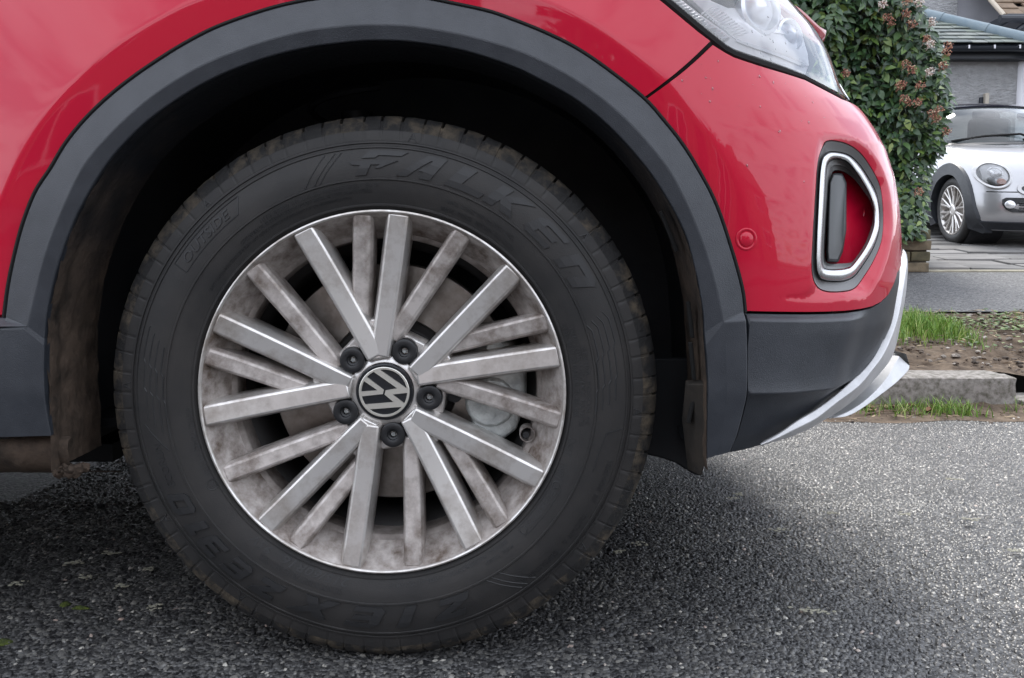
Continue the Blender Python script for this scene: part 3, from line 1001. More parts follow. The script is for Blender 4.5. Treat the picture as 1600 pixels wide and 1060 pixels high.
def lamp_sheet(name, pts, o, mt, th=0.006):
    """a solid plate behind the lens, on the body surface set back by o"""
    a = [on_s(x, y, o) for x, y in pts]
    n_ = len(a)
    c = sum(a, Vector()) / n_
    nn = Vector((0.45, -0.85, 0.25)).normalized()
    mb = MB()
    b = [p - nn * th for p in a]
    mb.add(a + b + [c, c - nn * th], [(i, (i + 1) % n_, 2 * n_) for i in range(n_)] + [((i + 1) % n_ + n_, i + n_, 2 * n_ + 1) for i in range(n_)] + [(i, i + n_, (i + 1) % n_ + n_, (i + 1) % n_) for i in range(n_)])
    return mb.build(name, mt, headlight, angle=40)
# grey bowl
bz = [(u - 0.004, z) for u, z in lens_poly]
panel('lamp_housing', [(u * 0.995 + 0.005 * lens_poly[5][0], z) for u, z in bz], of_lamp(-0.075), M['lamp_grey'], headlight, step=0.02)
# running light bar along the lower edge
def bar(name, low, up, o, mt, depth):
    mb = MB()
    A = [on_s(x, y, o) for x, y in low]; B = [on_s(x, y, o) for x, y in up]
    A2 = [on_s(x, y, o - depth) for x, y in low]; B2 = [on_s(x, y, o - depth) for x, y in up]
    mb.loft([A2, A, B, B2], close_v=True)
    return mb.build(name, mt, headlight, angle=30, bevel=0.001)
low_ = catmull([(1043, -2), (1078, 27), (1115, 57), (1140, 75), (1165, 84), (1206, 97), (1258, 117)], 40)
up_ = catmull([(1062, -2), (1096, 24), (1127, 46), (1148, 62), (1172, 71), (1210, 84), (1262, 106)], 40)
bar('running_light_bar', low_, up_, -0.016, M['lamp_white'], 0.012)
low2 = catmull([(1150, 66), (1174, 75), (1212, 88), (1256, 106)], 24)
up2 = catmull([(1150, 62), (1175, 68), (1214, 81), (1258, 99)], 24)
bar('lower_reflector_strip', low2, up2, -0.014, M['lamp_silver'], 0.006)
for k in range(22):                                  # ribs across the light bar
    t = 1 + k * 0.8
    i = int(t); 
    x0, y0 = low_[i]; x1, y1 = up_[i]
    mb = MB()
    mb.tube([on_s(x0 * 0.8 + x1 * 0.2, y0 * 0.8 + y1 * 0.2, -0.0145), on_s(x0 * 0.25 + x1 * 0.75, y0 * 0.25 + y1 * 0.75, -0.0145)], 0.0018, 6)
    mb.build('light_rib', M['lamp_silver'], headlight)
lamp_sheet('white_bezel', [(1078, -3), (1215, -3), (1240, 22), (1247, 57), (1255, 60), (1262, 84), (1264, 103), (1240, 97), (1205, 84), (1172, 70), (1146, 58), (1118, 34)], -0.024, M['lamp_white'])
for k in range(13):                                  # the comb of fine fins above the bar
    x0, y0 = 1096 + k * 4.2, 22 + k * 2.9
    mb = MB()
    mb.tube([on_s(x0, y0, -0.026), on_s(x0 + 22, y0 - 13 + k * 0.6, -0.026)], 0.0012, 5)
    mb.build('reflector_fin', M['lamp_white'], headlight)
for (px, py, rad) in ((1176, 20, 0.030), (1222, 60, 0.020)):   # projector units
    c = on_s(px, py, -0.045)
    nn = Vector((0.45, -0.88, 0.1)).normalized()
    t = nn.cross(Vector((0, 0, 1))).normalized(); b = nn.cross(t)
    mb = MB(); n = 28
    rr = [(1.25, 0.002), (1.18, 0.016), (1.02, 0.018), (0.96, 0.004), (0.75, 0.014), (0.45, 0.022), (0.003, 0.026)]
    mb.loft([[c + nn * h + (t * math.cos(2 * math.pi * k / n) + b * math.sin(2 * math.pi * k / n)) * rad * r_ for k in range(n)] for r_, h in rr], close_u=True)
    mb.build('projector', M['lamp_silver'], headlight, angle=35)

# --- silver front trim: upper blade, lower lip
def ytrim(t): return -0.022 + 0.10 * t + 0.26 * t * t
IN_ = SK_IN + [(1406, 412), (1409, 398), (1410, 392)]
CR_ = [(1190, 695), (1212, 686), (1243, 671), (1276, 654), (1305, 631), (1341, 604), (1362, 579), (1379, 556), (1394, 524), (1404, 492), (1410, 460), (1415, 428), (1417, 411), (1415, 397), (1411, 390)]
OUT_ = [(1191, 696), (1216, 689), (1248, 678), (1284, 659), (1318, 638), (1348, 613), (1371, 588), (1389, 566), (1400, 541), (1409, 496), (1415, 462), (1418, 432), (1418.5, 410), (1416, 396), (1411, 389)]
NT = 70
rI, rC, rO = catmull(IN_, NT), catmull(CR_, NT), catmull(OUT_, NT)
A, B, D, E = [], [], [], []
for i in range(NT):
    t = i / (NT - 1); y0 = float(ytrim(t))
    A.append(P(*rI[i], y0 + 0.004)); B.append(P(*rC[i], y0 + 0.002)); D.append(P(*rO[i], y0 + 0.045 * smooth(0, 0.3, t) + 0.006))
    p = P(*rI[i], y0 + 0.004); E.append(p + Vector((0.012, 0.024, -0.002)))
mb = MB(); mb.loft([E, A, B, D])
for row in (A, B, D): pass
end = [A[-1], B[-1], D[-1]]
# carried round the nose at the same height
ext = [[p + Vector((0.02 * k, 0.10 * k, 0.004 * k)) for k in range(0, 6)] for p in (A[-6], B[-6], D[-6])]
mb.loft(ext)
trim = mb.build('silver_front_trim', M['silver_trim'], red_car, angle=20, bevel=0.0012)
lo = catmull([(1296, 654.5), (1325, 650.5), (1350, 637), (1377, 617), (1400, 599), (1419, 580), (1421.5, 572)], 40)
hi = catmull([(1296, 653.5), (1322, 645), (1346, 631), (1370, 610), (1388, 588), (1400, 566), (1405, 557)], 40)
A = [P(*lo[i], 0.10 + 0.30 * (i / 39.0)) for i in range(40)]
B = [P(*hi[i], 0.11 + 0.28 * (i / 39.0)) for i in range(40)]
mb = MB(); mb.loft([[p + Vector((-0.01, 0.05, 0.004)) for p in A], A, B, [p + Vector((-0.015, 0.05, 0.0)) for p in B]])
mb.loft([[A[-1] + Vector((0, 0.09 * k, 0)) for k in range(6)], [B[-1] + Vector((0.012, 0.09 * k, 0.004)) for k in range(6)]])
mb.build('lower_lip', M['silver_trim'], red_car, angle=25, bevel=0.001)
mb = MB()                                            # shadowed web between blade and lip
dk = [(1300, 650), (1340, 622), (1372, 596), (1392, 566), (1399, 552), (1405, 556), (1398, 570), (1384, 592), (1362, 616), (1330, 643)]
mb.prism([P(x, y, 0.16 + 0.26 * (x - 1300) / 105) for x, y in dk], (-0.006, 0.02, 0.0))
mb.build('lip_web', M['grey_trim'], red_car)
# inside of the bumper so nothing shows through
mb = MB()
rws = []
for z in (0.24, 0.32, 0.42, 0.55, 0.72):
    rws.append([S(u, z, -0.085) for u in np.linspace(u_of_x(0.46), UMAX, 30)])
mb.loft(rws)
mb.build('bumper_beam', M['gap'], red_car)

# --- bonnet: front edge over the lamp, then a gentle crown
be = [(1130, -72), (1178, -38), (1210, -14), (1232, 2), (1252, 15), (1270, 32), (1284, 45), (1291, 53)]
yy = [0.03, 0.10, 0.16, 0.22, 0.265, 0.315, 0.36, 0.40]
E0 = [P(*be[i], yy[i]) for i in range(8)]
E0 = [Vector((-0.75, 0.075, 1.01)), Vector((-0.3, 0.06, 0.995)), Vector((0.05, 0.045, 0.972)), Vector((0.30, 0.035, 0.922))] + E0
last = E0[-1]
E0 += [last + Vector((0.028, 0.15, 0.0)), last + Vector((0.043, 0.32, 0.004)), last + Vector((0.048, 0.48, 0.006))]
E0 = [Vector(p) for p in catmull([tuple(p) for p in E0], 60)]
mid = Vector((-0.6, 0.88, 1.08))
rws = [[p + Vector((-0.012, 0.012, -0.020)) for p in E0], [p + Vector((-0.001, 0.001, -0.008)) for p in E0], E0]
for t in (0.03, 0.08, 0.16, 0.3, 0.5, 0.75, 1.0):
    r_ = []
    for p in E0:
        q = Vector((min(p.x, 0.55) * 0.2 - 0.5, 0.88, 1.10))
        v = p.lerp(q, t); v.z += 0.055 * math.sin(math.pi * min(1, t * 1.2)) * 0.6 + 0.012 * smooth(0, 0.1, t)
        r_.append(v)
    rws.append(r_)
mb = MB(); mb.loft(rws)
mb.build('bonnet', M['red'], red_car, angle=50)
# shoulder of the wing, closing the step up to the bonnet edge
mb = MB()
topl = [(U0, topz + 0.03), (u_of_x(-0.25), topz + 0.016), (u_of_x(0.12), topz), (u_of_x(0.26), 0.925), (lampU[0][0] - 0.10, lampU[0][1] + 0.06), (lampU[0][0] - 0.03, 0.872)]
w0 = [S(u, z - 0.004, -0.002) for u, z in catmull(topl, 40)]
ex = [p.x for p in E0[:45]]
w2 = []
for p in w0:
    w2.append(Vector((p.x, float(np.interp(p.x, ex, [q.y for q in E0[:45]])) + 0.012, float(np.interp(p.x, ex, [q.z for q in E0[:45]])) - 0.012)))
mb.loft([w0, [a.lerp(b, 0.5) + Vector((0, 0, 0.006)) for a, b in zip(w0, w2)], w2])
mb.build('wing_shoulder', M['red'], red_car, angle=60)
mb = MB()                                            # panel behind the lamp, under the bonnet edge
bk = [p + Vector((0, 0.02, -0.022)) for p in E0[24:]]
mb.loft([bk, [p + Vector((-0.06, 0.04, -0.16)) for p in bk]])
mb.build('slam_panel', M['deflector'], red_car)
# far half and cabin, out of frame, so the body is closed and throws its shade
mb = MB()
sec = [(-3.2, 1.0), (-0.95, 1.06), (-0.62, 1.09)]
mb.loft([[Vector((x, 0.06, z)), Vector((x, 1.72, z))] for x, z in sec])
mb.loft([[Vector((-3.2, 0.1, 0.15)), Vector((-3.2, 0.1, 1.0))], [Vector((-3.2, 1.7, 0.15)), Vector((-3.2, 1.7, 1.0))], [Vector((-2.3, 1.76, 0.14)), Vector((-2.3, 1.74, 1.02))], [Vector((-0.45, 1.76, 0.14)), Vector((-0.45, 1.72, 1.08))], [Vector((0.2, 1.76, 0.68)), Vector((0.2, 1.70, 1.0))], [Vector((0.55, 1.72, 0.4)), Vector((0.55, 1.62, 0.86))], [Vector((0.78, 1.4, 0.35)), Vector((0.70, 1.36, 0.80))], [Vector((0.83, 0.9, 0.35)), Vector((0.73, 0.9, 0.82))]])
mb.loft([[Vector((x, y, z)) for y in (0.10, 0.9, 1.66)] for x, z in ((-0.62, 1.09), (-1.25, 1.5), (-1.9, 1.54), (-2.8, 1.48), (-3.2, 1.0))])
mb.loft([[Vector((-3.2, 0.03, z)) for z in (0.16, 1.0)], [Vector((-2.25, -0.0, z)) for z in (0.16, 1.0)]])
mb.build('far_side_shell', M['red'], red_car, angle=40)

# rain drops left on the paint and the lens
bmv = bmesh.new(); bmesh.ops.create_icosphere(bmv, subdivisions=2, radius=1.0)
IV = [v.co.copy() for v in bmv.verts]; IF = [[v.index for v in f.verts] for f in bmv.faces]; bmv.free()
mb = MB()
for k in range(64):
    if k < 28:
        px = 1060 + 240 * random.random(); lowy = np.interp(px, [p[0] for p in LAMP_LOW], [p[1] for p in LAMP_LOW])
        py = lowy + 14 + abs(random.gauss(0, 55))
        if px < 1100: py = max(py, np.interp(px, [1005, 1112], [156, 65]) + 22)
        o = 0.0
    else:
        px = 1120 + 170 * random.random(); lowy = np.interp(px, [p[0] for p in LAMP_LOW], [p[1] for p in LAMP_LOW])
        py = lowy - 10 - 70 * random.random(); o = -0.003
        if py < 4: continue
    if py > 330: continue
    u, z = uz(px, py)
    if of_bumper(u, z) != 0: continue
    p = S(u, z, o); nn = Snorm(u, z, zero)
    q = proj(p)
    if abs(q[0] - px) + abs(q[1] - py) > 6: continue
    if nn.y > 0: nn = -nn
    t = nn.cross(Vector((0, 0, 1))).normalized(); b = nn.cross(t)
    r_ = 0.0005 + 0.0009 * random.random() ** 2
    el = 1 + 0.7 * random.random()
    mb.add([p + t * v.x * r_ + b * v.y * r_ * el + nn * v.z * r_ * 0.45 for v in IV], IF, 1)
tag(mb.build('rain_drops', [mat('drop_on_paint', (0.20, 0.002, 0.010), 0.05), M['lens']], red_car), kind='stuff')
# ------------------------------------------------------------------ red car: near wheel (wheel-local: angle clockwise from up, y into the car)
K = 1 / 1248.0                                     # metres per photo pixel on the wheel face
wheel = empty('wheel', HUB, red_car)
def W(a, r, y):                                    # degrees clockwise from up
    return Vector((HUB.x + r * math.sin(R(a)), HUB.y + y, HUB.z + r * math.cos(R(a))))
RIMR = 0.2305
# --- tyre
prof = [(0.2225, 0.016), (0.2300, 0.006), (0.2318, 0.0035), (0.2345, 0.0005), (0.2352, -0.0015), (0.2372, -0.0018), (0.2382, -0.0006), (0.250, -0.0050), (0.2600, -0.0072), (0.2660, -0.0078),
        (0.2668, -0.0094), (0.2686, -0.0094), (0.2694, -0.0080), (0.2800, -0.0086), (0.2920, -0.0070), (0.3050, -0.0030), (0.3058, -0.0042), (0.3074, -0.0036), (0.3082, -0.0016), (0.3110, 0.0002), (0.3118, -0.0010), (0.3136, -0.0002), (0.3144, 0.0022),
        (0.3190, 0.0050), (0.3260, 0.0095), (0.3320, 0.0150), (0.3372, 0.0225), (0.3410, 0.0310), (0.3435, 0.0400), (0.3450, 0.0520), (0.3458, 0.0650), (0.3458, 0.070), (0.3385, 0.072), (0.3385, 0.080), (0.3460, 0.082), (0.3465, 0.105), (0.3395, 0.107), (0.3395, 0.116), (0.3465, 0.118),
        (0.3460, 0.145), (0.3385, 0.147), (0.3385, 0.155), (0.3455, 0.157), (0.3430, 0.185), (0.335, 0.205), (0.315, 0.222), (0.28, 0.232), (0.245, 0.225), (0.225, 0.205)]
prof = [((0.31 + (r - 0.31) * 1.10) if r > 0.31 else r, y * 0.55 if (r > 0.316 and y < 0.071) else y) for r, y in prof]
def side_y(r):
    pr = [p for p in prof if p[1] < 0.06 and p[0] > 0.222]
    return float(np.interp(r, [p[0] for p in pr[:31]], [p[1] for p in pr[:31]]))
NB = 84                                            # shoulder blocks
SUB = 10
NTH = NB * SUB
pitch = np.cumsum(np.array([1.0 + 0.16 * math.sin(i * 2.399) for i in range(NB)])); pitch = pitch / pitch[-1] * 360
ths = []
for b in range(NB):
    a0 = pitch[b - 1] if b else 0.0; a1 = pitch[b]
    for s_ in (0.0, 0.03, 0.12, 0.15, 0.28, 0.42, 0.56, 0.70, 0.84, 0.97):
        ths.append(a0 + (a1 - a0) * s_)
GROUND = ZR + 0.001
rows = []
for (r, y) in prof:
    row = []
    for i, a in enumerate(ths):
        rr, yy_ = r, y
        s_ = i % SUB
        groove = s_ in (1, 2)
        half = (i // SUB) % 2
        if groove and y < 0.1:
            if 0.3405 < r: rr = r - 0.0058
            elif 0.3188 < r < 0.3405: yy_ = y + (0.0006 if r < 0.330 else 0.0013)
        if groove and y >= 0.1 and r > 0.343: rr = r - 0.005
        wob = 0.0006 * noise.noise(Vector((a * 0.6, r * 30, 0)))
        p = W(a, rr + (wob if r > 0.32 else 0), yy_)
        if p.z < GROUND:
            k = GROUND - p.z
            p.z = GROUND
        elif p.z < GROUND + 0.07 and r > 0.24 and y < 0.05 and abs(p.x) < 0.16:
            p.y -= 0.006 * (1 - (p.z - GROUND) / 0.07) * math.exp(-(p.x / 0.10) ** 2) * (1 if r < 0.335 else 0.4)
        row.append(p)
    rows.append(row)
mb = MB()
nI = next(i for i, p in enumerate(prof) if p[0] > 0.325)
mb.loft(rows[:nI + 1], 0, close_u=True)
mb.loft(rows[nI:], 1, close_u=True)
tyre = mb.build('tyre', [M['rubber'], M['rubber_dusty']], wheel, angle=28)

# --- writing moulded on the tyre
def text_mesh(s, shear=0.0, bold=0.0, ext=0.5):
    cu = bpy.data.curves.new('txt', 'FONT')
    cu.body = s; cu.size = 1.0; cu.shear = shear; cu.offset = bold; cu.resolution_u = 2; cu.extrude = ext
    o = bpy.data.objects.new('txt', cu); C.objects.link(o)
    dg = bpy.context.evaluated_depsgraph_get(); dg.update()
    me = bpy.data.meshes.new_from_object(o.evaluated_get(dg))
    vs = [v.co.copy() for v in me.vertices]; fs = [tuple(p.vertices) for p in me.polygons]
    bpy.data.objects.remove(o); bpy.data.curves.remove(cu); bpy.data.meshes.remove(me)
    return vs, fs
lettering = MB()
def to_tyre(vs, fs, a0, a1, r0, h, raise_=0.0007, flip=False, mbx=None):
    xs = [v.x for v in vs]; ys = [v.y for v in vs]; zs = [v.z for v in vs]
    x0, x1, y0, y1, z0, z1 = min(xs), max(xs), min(ys), max(ys), min(zs), max(zs)
    out = []
    for v in vs:
        u = (v.x - x0) / (x1 - x0); t = (v.y - y0) / (y1 - y0); k = (v.z - z0) / max(z1 - z0, 1e-9)
        if flip: u, t = 1 - u, 1 - t
        r = r0 + h * t
        y = side_y(r) + 0.0006 - (raise_ + 0.0006) * k
        p = W(a0 + (a1 - a0) * u, r, y)
        if p.z < GROUND + 0.07 and abs(p.x) < 0.16:
            p.y -= 0.006 * (1 - (p.z - GROUND) / 0.07) * math.exp(-(p.x / 0.10) ** 2)
        out.append(p)
    (mbx or lettering).add(out, fs)
def arc_text(s, a0, a1, rpx, hpx, shear=0.0, bold=0.0, raise_=0.0006, flip=False):
    vs, fs = text_mesh(s, shear, bold)
    to_tyre(vs, fs, a0, a1, rpx * K, hpx * K, raise_, flip)
def poly_letter(polys, sx, ext=0.5):
    """polygons with vertices in letter space, subdivided so that they bend; returns a prism mesh"""
    V, F = [], []
    for pl in polys:
        pl = [Vector((p[0], p[1])) for p in dens(pl, 0.12)]
        n = len(pl)
        v, e, f, *_ = delaunay_2d_cdt(pl, [(i, (i + 1) % n) for i in range(n)], [], 1, 1e-6)
        o = len(V); m = len(v)
        for q in v: V.append(Vector((q.x + sx, q.y, ext)))
        for q in v: V.append(Vector((q.x + sx, q.y, -ext)))
        for t in f: F.append(tuple(i + o for i in t))
        for i in range(n): F.append((o + i, o + (i + 1) % n, o + m + (i + 1) % n, o + m + i))
    return V, F
def it(p, k=0.30): return [(x + k * y, y) for x, y in p]
F_ = [it([(0.06, 0.72), (0.16, 1.0), (1.05, 1.0), (0.95, 0.80), (0.42, 0.80), (0.38, 0.70), (0.10, 0.70)]), it([(-0.20, 0.60), (0.95, 0.60), (0.62, 0.28), (0.50, 0.28), (0.58, 0.42), (0.36, 0.42), (0.36, 0.0), (0.10, 0.0), (0.10, 0.42), (-0.10, 0.46)])]
A_ = [it([(0, 0), (0.42, 1.0), (0.86, 1.0), (0.86, 0), (0.58, 0), (0.58, 0.30), (0.45, 0.30), (0.52, 0.50), (0.60, 0.50), (0.60, 0.80), (0.56, 0.80), (0.26, 0.0)])]
L_ = [it([(0, 0), (0, 1), (0.30, 1), (0.30, 0.26), (0.86, 0.26), (0.86, 0)])]
K_ = [it([(0, 0), (0, 1), (0.30, 1), (0.30, 0.62), (0.62, 1), (0.98, 1), (0.56, 0.52), (0.94, 0), (0.58, 0), (0.30, 0.40), (0.30, 0)])]
E_ = [it([(0, 0.16), (0, 0.84), (0.16, 1), (0.86, 1), (0.86, 0.78), (0.28, 0.78), (0.28, 0.62), (0.76, 0.62), (0.76, 0.40), (0.28, 0.40), (0.28, 0.22), (0.86, 0.22), (0.86, 0), (0.16, 0)])]
N_ = [it([(0, 0), (0, 1), (0.74, 1), (0.92, 0.84), (0.92, 0), (0.62, 0), (0.62, 0.72), (0.30, 0.72), (0.30, 0)])]
spots = ((F_, -7.0, 14.0), (A_, 4.6, 11.6), (L_, 17.0, 10.4), (K_, 27.6, 11.8), (E_, 39.9, 11.0), (N_, 51.4, 11.4))
def letters_on(spots, r0, h, raise_):
    for pl, a, wdt in spots:
        v, f = poly_letter(pl, 0)
        to_tyre(v, f, a, a + wdt, r0, h, raise_)
letters_on(spots, 340 * K, 37 * K, 0.0015)
Z_ = [it([(0, 0), (0.02, 0.26), (0.52, 0.74), (0.06, 0.74), (0.06, 1), (0.95, 1), (0.93, 0.74), (0.44, 0.26), (0.92, 0.26), (0.92, 0)])]
I_ = [it([(0, 0), (0, 1), (0.30, 1), (0.30, 0)])]
X_ = [it([(0, 0), (0.36, 0.52), (0.02, 1), (0.36, 1), (0.54, 0.72), (0.74, 1), (1.08, 1), (0.70, 0.50), (1.0, 0), (0.66, 0), (0.50, 0.28), (0.34, 0)])]
Three = [it([(0, 0), (0, 0.24), (0.60, 0.24), (0.60, 0.40), (0.12, 0.40), (0.12, 0.62), (0.60, 0.62), (0.60, 0.76), (0.0, 0.76), (0.0, 1), (0.80, 1), (0.92, 0.88), (0.92, 0.12), (0.80, 0)])]
One = [it([(0.1, 0), (0.1, 0.72), (-0.06, 0.72), (-0.02, 1), (0.42, 1), (0.42, 0)])]
Zero = [it([(0, 0.14), (0, 0.86), (0.14, 1), (0.5, 1), (0.5, 0.78), (0.30, 0.78), (0.30, 0.22), (0.5, 0.22), (0.5, 0), (0.14, 0)]), it([(0.501, 0), (0.501, 0.22), (0.64, 0.22), (0.64, 0.78), (0.501, 0.78), (0.501, 1), (0.80, 1), (0.94, 0.86), (0.94, 0.14), (0.80, 0)])]
letters_on(((Z_, 156.5, 11.0), (I_, 171.0, 6.0), (E_, 179.5, 10.5), (X_, 191.5, 13.0)), 338 * K, 34 * K, 0.0022)
letters_on(((Z_, 206.5, 8.6), (E_, 216.2, 7.6), (Three, 224.6, 7.2), (One, 232.6, 4.0), (Zero, 238.0, 7.0)), 342 * K, 33 * K, 0.0022)
arc_text('ECORUN', 246.5, 258.0, 352, 13, 0.0, 0.01, 0.0006)
arc_text('215/60R16', 190.0, 211.5, 299, 14, 0.28, 0.012, 0.0006)
arc_text('95V', 215.5, 223.0, 300, 14, 0.28, 0.012, 0.0006)
arc_text('DO NOT MOUNT ON 16.5 INCH RIMS.', 192.0, 217.5, 316, 9.5, 0.0, 0.008, 0.0006)
arc_text('DOT   1NP1', 103.0, 115.5, 300, 10, 0.0, 0.01, 0.0006)
arc_text('F08R0723', 119.5, 132.5, 303, 10, 0.0, 0.01, 0.0006)
arc_text('TREADWEAR  320', 106.0, 117.0, 367, 9, 0.0, 0.01, 0.0006)
arc_text('TRACTION  A', 120.5, 129.5, 366, 9, 0.0, 0.01, 0.0006)
arc_text('TEMPERATURE  A', 132.0, 143.5, 366, 9, 0.0, 0.01, 0.0006)
arc_text('STEEL BELTED RADIAL TUBELESS', 68.5, 96.5, 300, 7.5, 0.0, 0.01, 0.0005)
arc_text('TREAD 2 STEEL  1 POLYAMIDE  POLYESTER', 70.0, 99.0, 310, 7, 0.0, 0.01, 0.0005)
arc_text('ZE310A  POISON 92', 76.0, 98.0, 319, 7, 0.0, 0.01, 0.0005)
arc_text('POLYESTER + 2 STEEL + 1 POLYAMIDE', 152.5, 178.5, 303, 6, 0.0, 0.01, 0.0005)
arc_text('PLIES:  TREAD', 139.5, 149.0, 311, 6, 0.0, 0.01, 0.0005)
arc_text('SIDEWALL   POLYESTER', 140.0, 155.0, 301, 6, 0.0, 0.01, 0.0005)
arc_text('MAX. PRESS. 350 kPa (51 P.S.I.)', 18.0, 42.0, 300, 9, 0.0, 0.008, 0.0005)
arc_text('MAX. LOAD 690 kg (1521 LBS)', 19.0, 40.0, 313, 8, 0.0, 0.008, 0.0005)
arc_text('SAFETY WARNING: SERIOUS INJURY MAY RESULT FROM TYRE FAILURE DUE TO UNDERINFLATION', 302.0, 352.0, 305, 6, 0.0, 0.008, 0.0005)
arc_text('OVERLOADING OR MISMOUNTING. FOLLOW OWNERS MANUAL OR TYRE PLACARD IN VEHICLE', 318.0, 358.0, 314, 6, 0.0, 0.008, 0.0005)
arc_text('NEVER EXCEED THE MAXIMUM PRESSURE TO SEAT BEADS', 326.0, 360.0, 322, 6, 0.0, 0.008, 0.0005)
arc_text('0215419  S2WR2  0215217', 245.5, 266.5, 298, 8.5, 0.0, 0.008, 0.0005)
arc_text('E4', 241.0, 243.0, 299, 8, 0.0, 0.01, 0.0005)
arc_text('OUTSIDE', 305.0, 321.0, 357, 15, 0.20, 0.008, 0.0010)
def ring_mark(a, rpx, rad_px, wd=0.0007, n=22):
    pts = []
    for k in range(n):
        t = 2 * math.pi * k / n
        r = (rpx + rad_px * math.cos(t)) * K
        pts.append(W(a + math.degrees(rad_px * math.sin(t) / rpx), r, side_y(r) - 0.0001))
    lettering.tube(pts, wd, 5, closed=True)
ring_mark(242.0, 303, 8); ring_mark(117.6, 308, 6); ring_mark(134.2, 308, 6)
def line_mark(pts, wd=0.0008):
    """moulded fine rib through (angle, radius px)"""
    q = []
    for i in range(len(pts) - 1):
        for t in np.linspace(0, 1, 8, endpoint=False):
            q.append((pts[i][0] + (pts[i + 1][0] - pts[i][0]) * t, pts[i][1] + (pts[i + 1][1] - pts[i][1]) * t))
    q.append(pts[-1])
    lettering.tube([W(a, r * K, side_y(r * K) + 0.0001) for a, r in q], wd, 5)
line_mark([(117.5, 300), (135, 300)]); line_mark([(118, 317), (135, 317)])
# slanted bars beside the large words, and the zig-zag flashes left and right
for a in (-19.5, -17.0, -15.5): line_mark([(a, 336), (a + 7.0, 378)])
for a in (140.5, 143.0, 144.6): line_mark([(a + 6.5, 336), (a, 378)])
for k in range(4):
    r0 = 372 - k * 10
    line_mark([(69 + k * 0.6, r0 - 6), (71 + k * 0.6, r0), (77 + k, r0), (78 + k, r0 - 4), (85 + k, r0 - 4), (86 + k, r0 - 8), (91 + k * 1.3, r0 - 8)], 0.0010)
    line_mark([(264 - k * 1.8, r0 - 8), (271 - k, r0 - 8), (272 - k, r0 - 4), (278 - k, r0 - 4), (279 - k, r0), (287 - k * 1.4, r0)], 0.0010)
line_mark([(98, 380), (99.5, 356), (104, 350), (110, 350)], 0.0009)
line_mark([(263, 372), (255.5, 342)], 0.0009)
for pts in ([(303.0, 352), (303.0, 376)], [(303.0, 376), (325.0, 376)], [(325.0, 376), (322.5, 352)], [(322.5, 352), (303.0, 352)]): line_mark(pts, 0.0009)
for a in (7.3, 52, 94, 128, 215, 240, 272, 318):    # wear marks on the shoulder
    for q in ([(a - 0.8, 394), (a, 407)], [(a, 407), (a + 0.8, 394)], [(a - 0.4, 399), (a + 0.4, 399)]): line_mark(q, 0.0008)
for a, r in [(random.random() * 360, random.choice((332, 381, 389, 350, 292))) for _ in range(34)]:   # vent hairs left by the mould
    p = W(a, r * K, side_y(r * K))
    lettering.tube([p, p + Vector((0.001 * random.uniform(-1, 1), -0.0025, 0.001 * random.uniform(-1, 1)))], 0.0003, 4)
lettering.build('raised_lettering', M['letter'], wheel, smooth_=False, recalc=False)

# --- rim: lip, dirty barrel
mb = MB()
mb.lathe_y([(0.2225, 0.030), (0.2302, 0.010), (0.2310, 0.003), (0.2304, -0.0005), (0.2285, -0.0015), (0.2268, -0.0004), (0.2262, 0.002)], 144, 0, HUB)
mb.build('rim_lip', M['rim'], wheel, angle=50)
mb = MB()
mb.lathe_y([(0.2262, 0.001), (0.2245, 0.0035), (0.2215, 0.010), (0.2110, 0.028), (0.2035, 0.040), (0.2025, 0.0415)], 144, 0, HUB)
mb.lathe_y([(0.2025, 0.0415), (0.1965, 0.044), (0.1955, 0.046), (0.1950, 0.075)], 144, 1, HUB)
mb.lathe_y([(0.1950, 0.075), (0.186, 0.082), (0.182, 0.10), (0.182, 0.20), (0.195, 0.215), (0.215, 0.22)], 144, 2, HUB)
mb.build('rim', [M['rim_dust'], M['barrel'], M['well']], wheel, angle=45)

def bar_between(pa, pb, wa, wb, top_a, top_b, deep, cham, name, material, roll=0.0):
    """spoke: a ridge with flat top, chamfered flanks and straight sides; pa/pb in the wheel plane (x, z)"""
    a = Vector((pa[0], 0, pa[1])); b = Vector((pb[0], 0, pb[1]))
    d = (b - a).normalized(); n = Vector((d.z, 0, -d.x))
    rws = []
    for t in np.linspace(0, 1, 9):
        c = a.lerp(b, t); wd = wa + (wb - wa) * t; y = top_a + (top_b - top_a) * t
        # shallow concave profile along the spoke
        y += 0.004 * math.sin(math.pi * t)
        cs = []
        for sx, sy in ((-0.5, 0), (-0.5 - 0.19, cham), (-0.5 - 0.16, deep), (0.5 + 0.16, deep), (0.5 + 0.19, cham), (0.5, 0)):
            cs.append(Vector((HUB.x, 0, HUB.z)) + c + n * (sx * wd) + Vector((0, y + sy, 0)))
        cs[0].y += roll; cs[5].y -= roll
        rws.append(cs)
    mb = MB()
    o = mb.loft(rws, close_u=True)
    mb.f.append(tuple(o + k for k in range(5, -1, -1))); mb.m.append(0)
    e = o + 8 * 6
    mb.f.append(tuple(e + k for k in range(6))); mb.m.append(0)
    s = mb.build(name, material, wheel, angle=25, bevel=0.0024)
    return s
def pol(a, r): return (r * math.sin(R(a)), r * math.cos(R(a)))
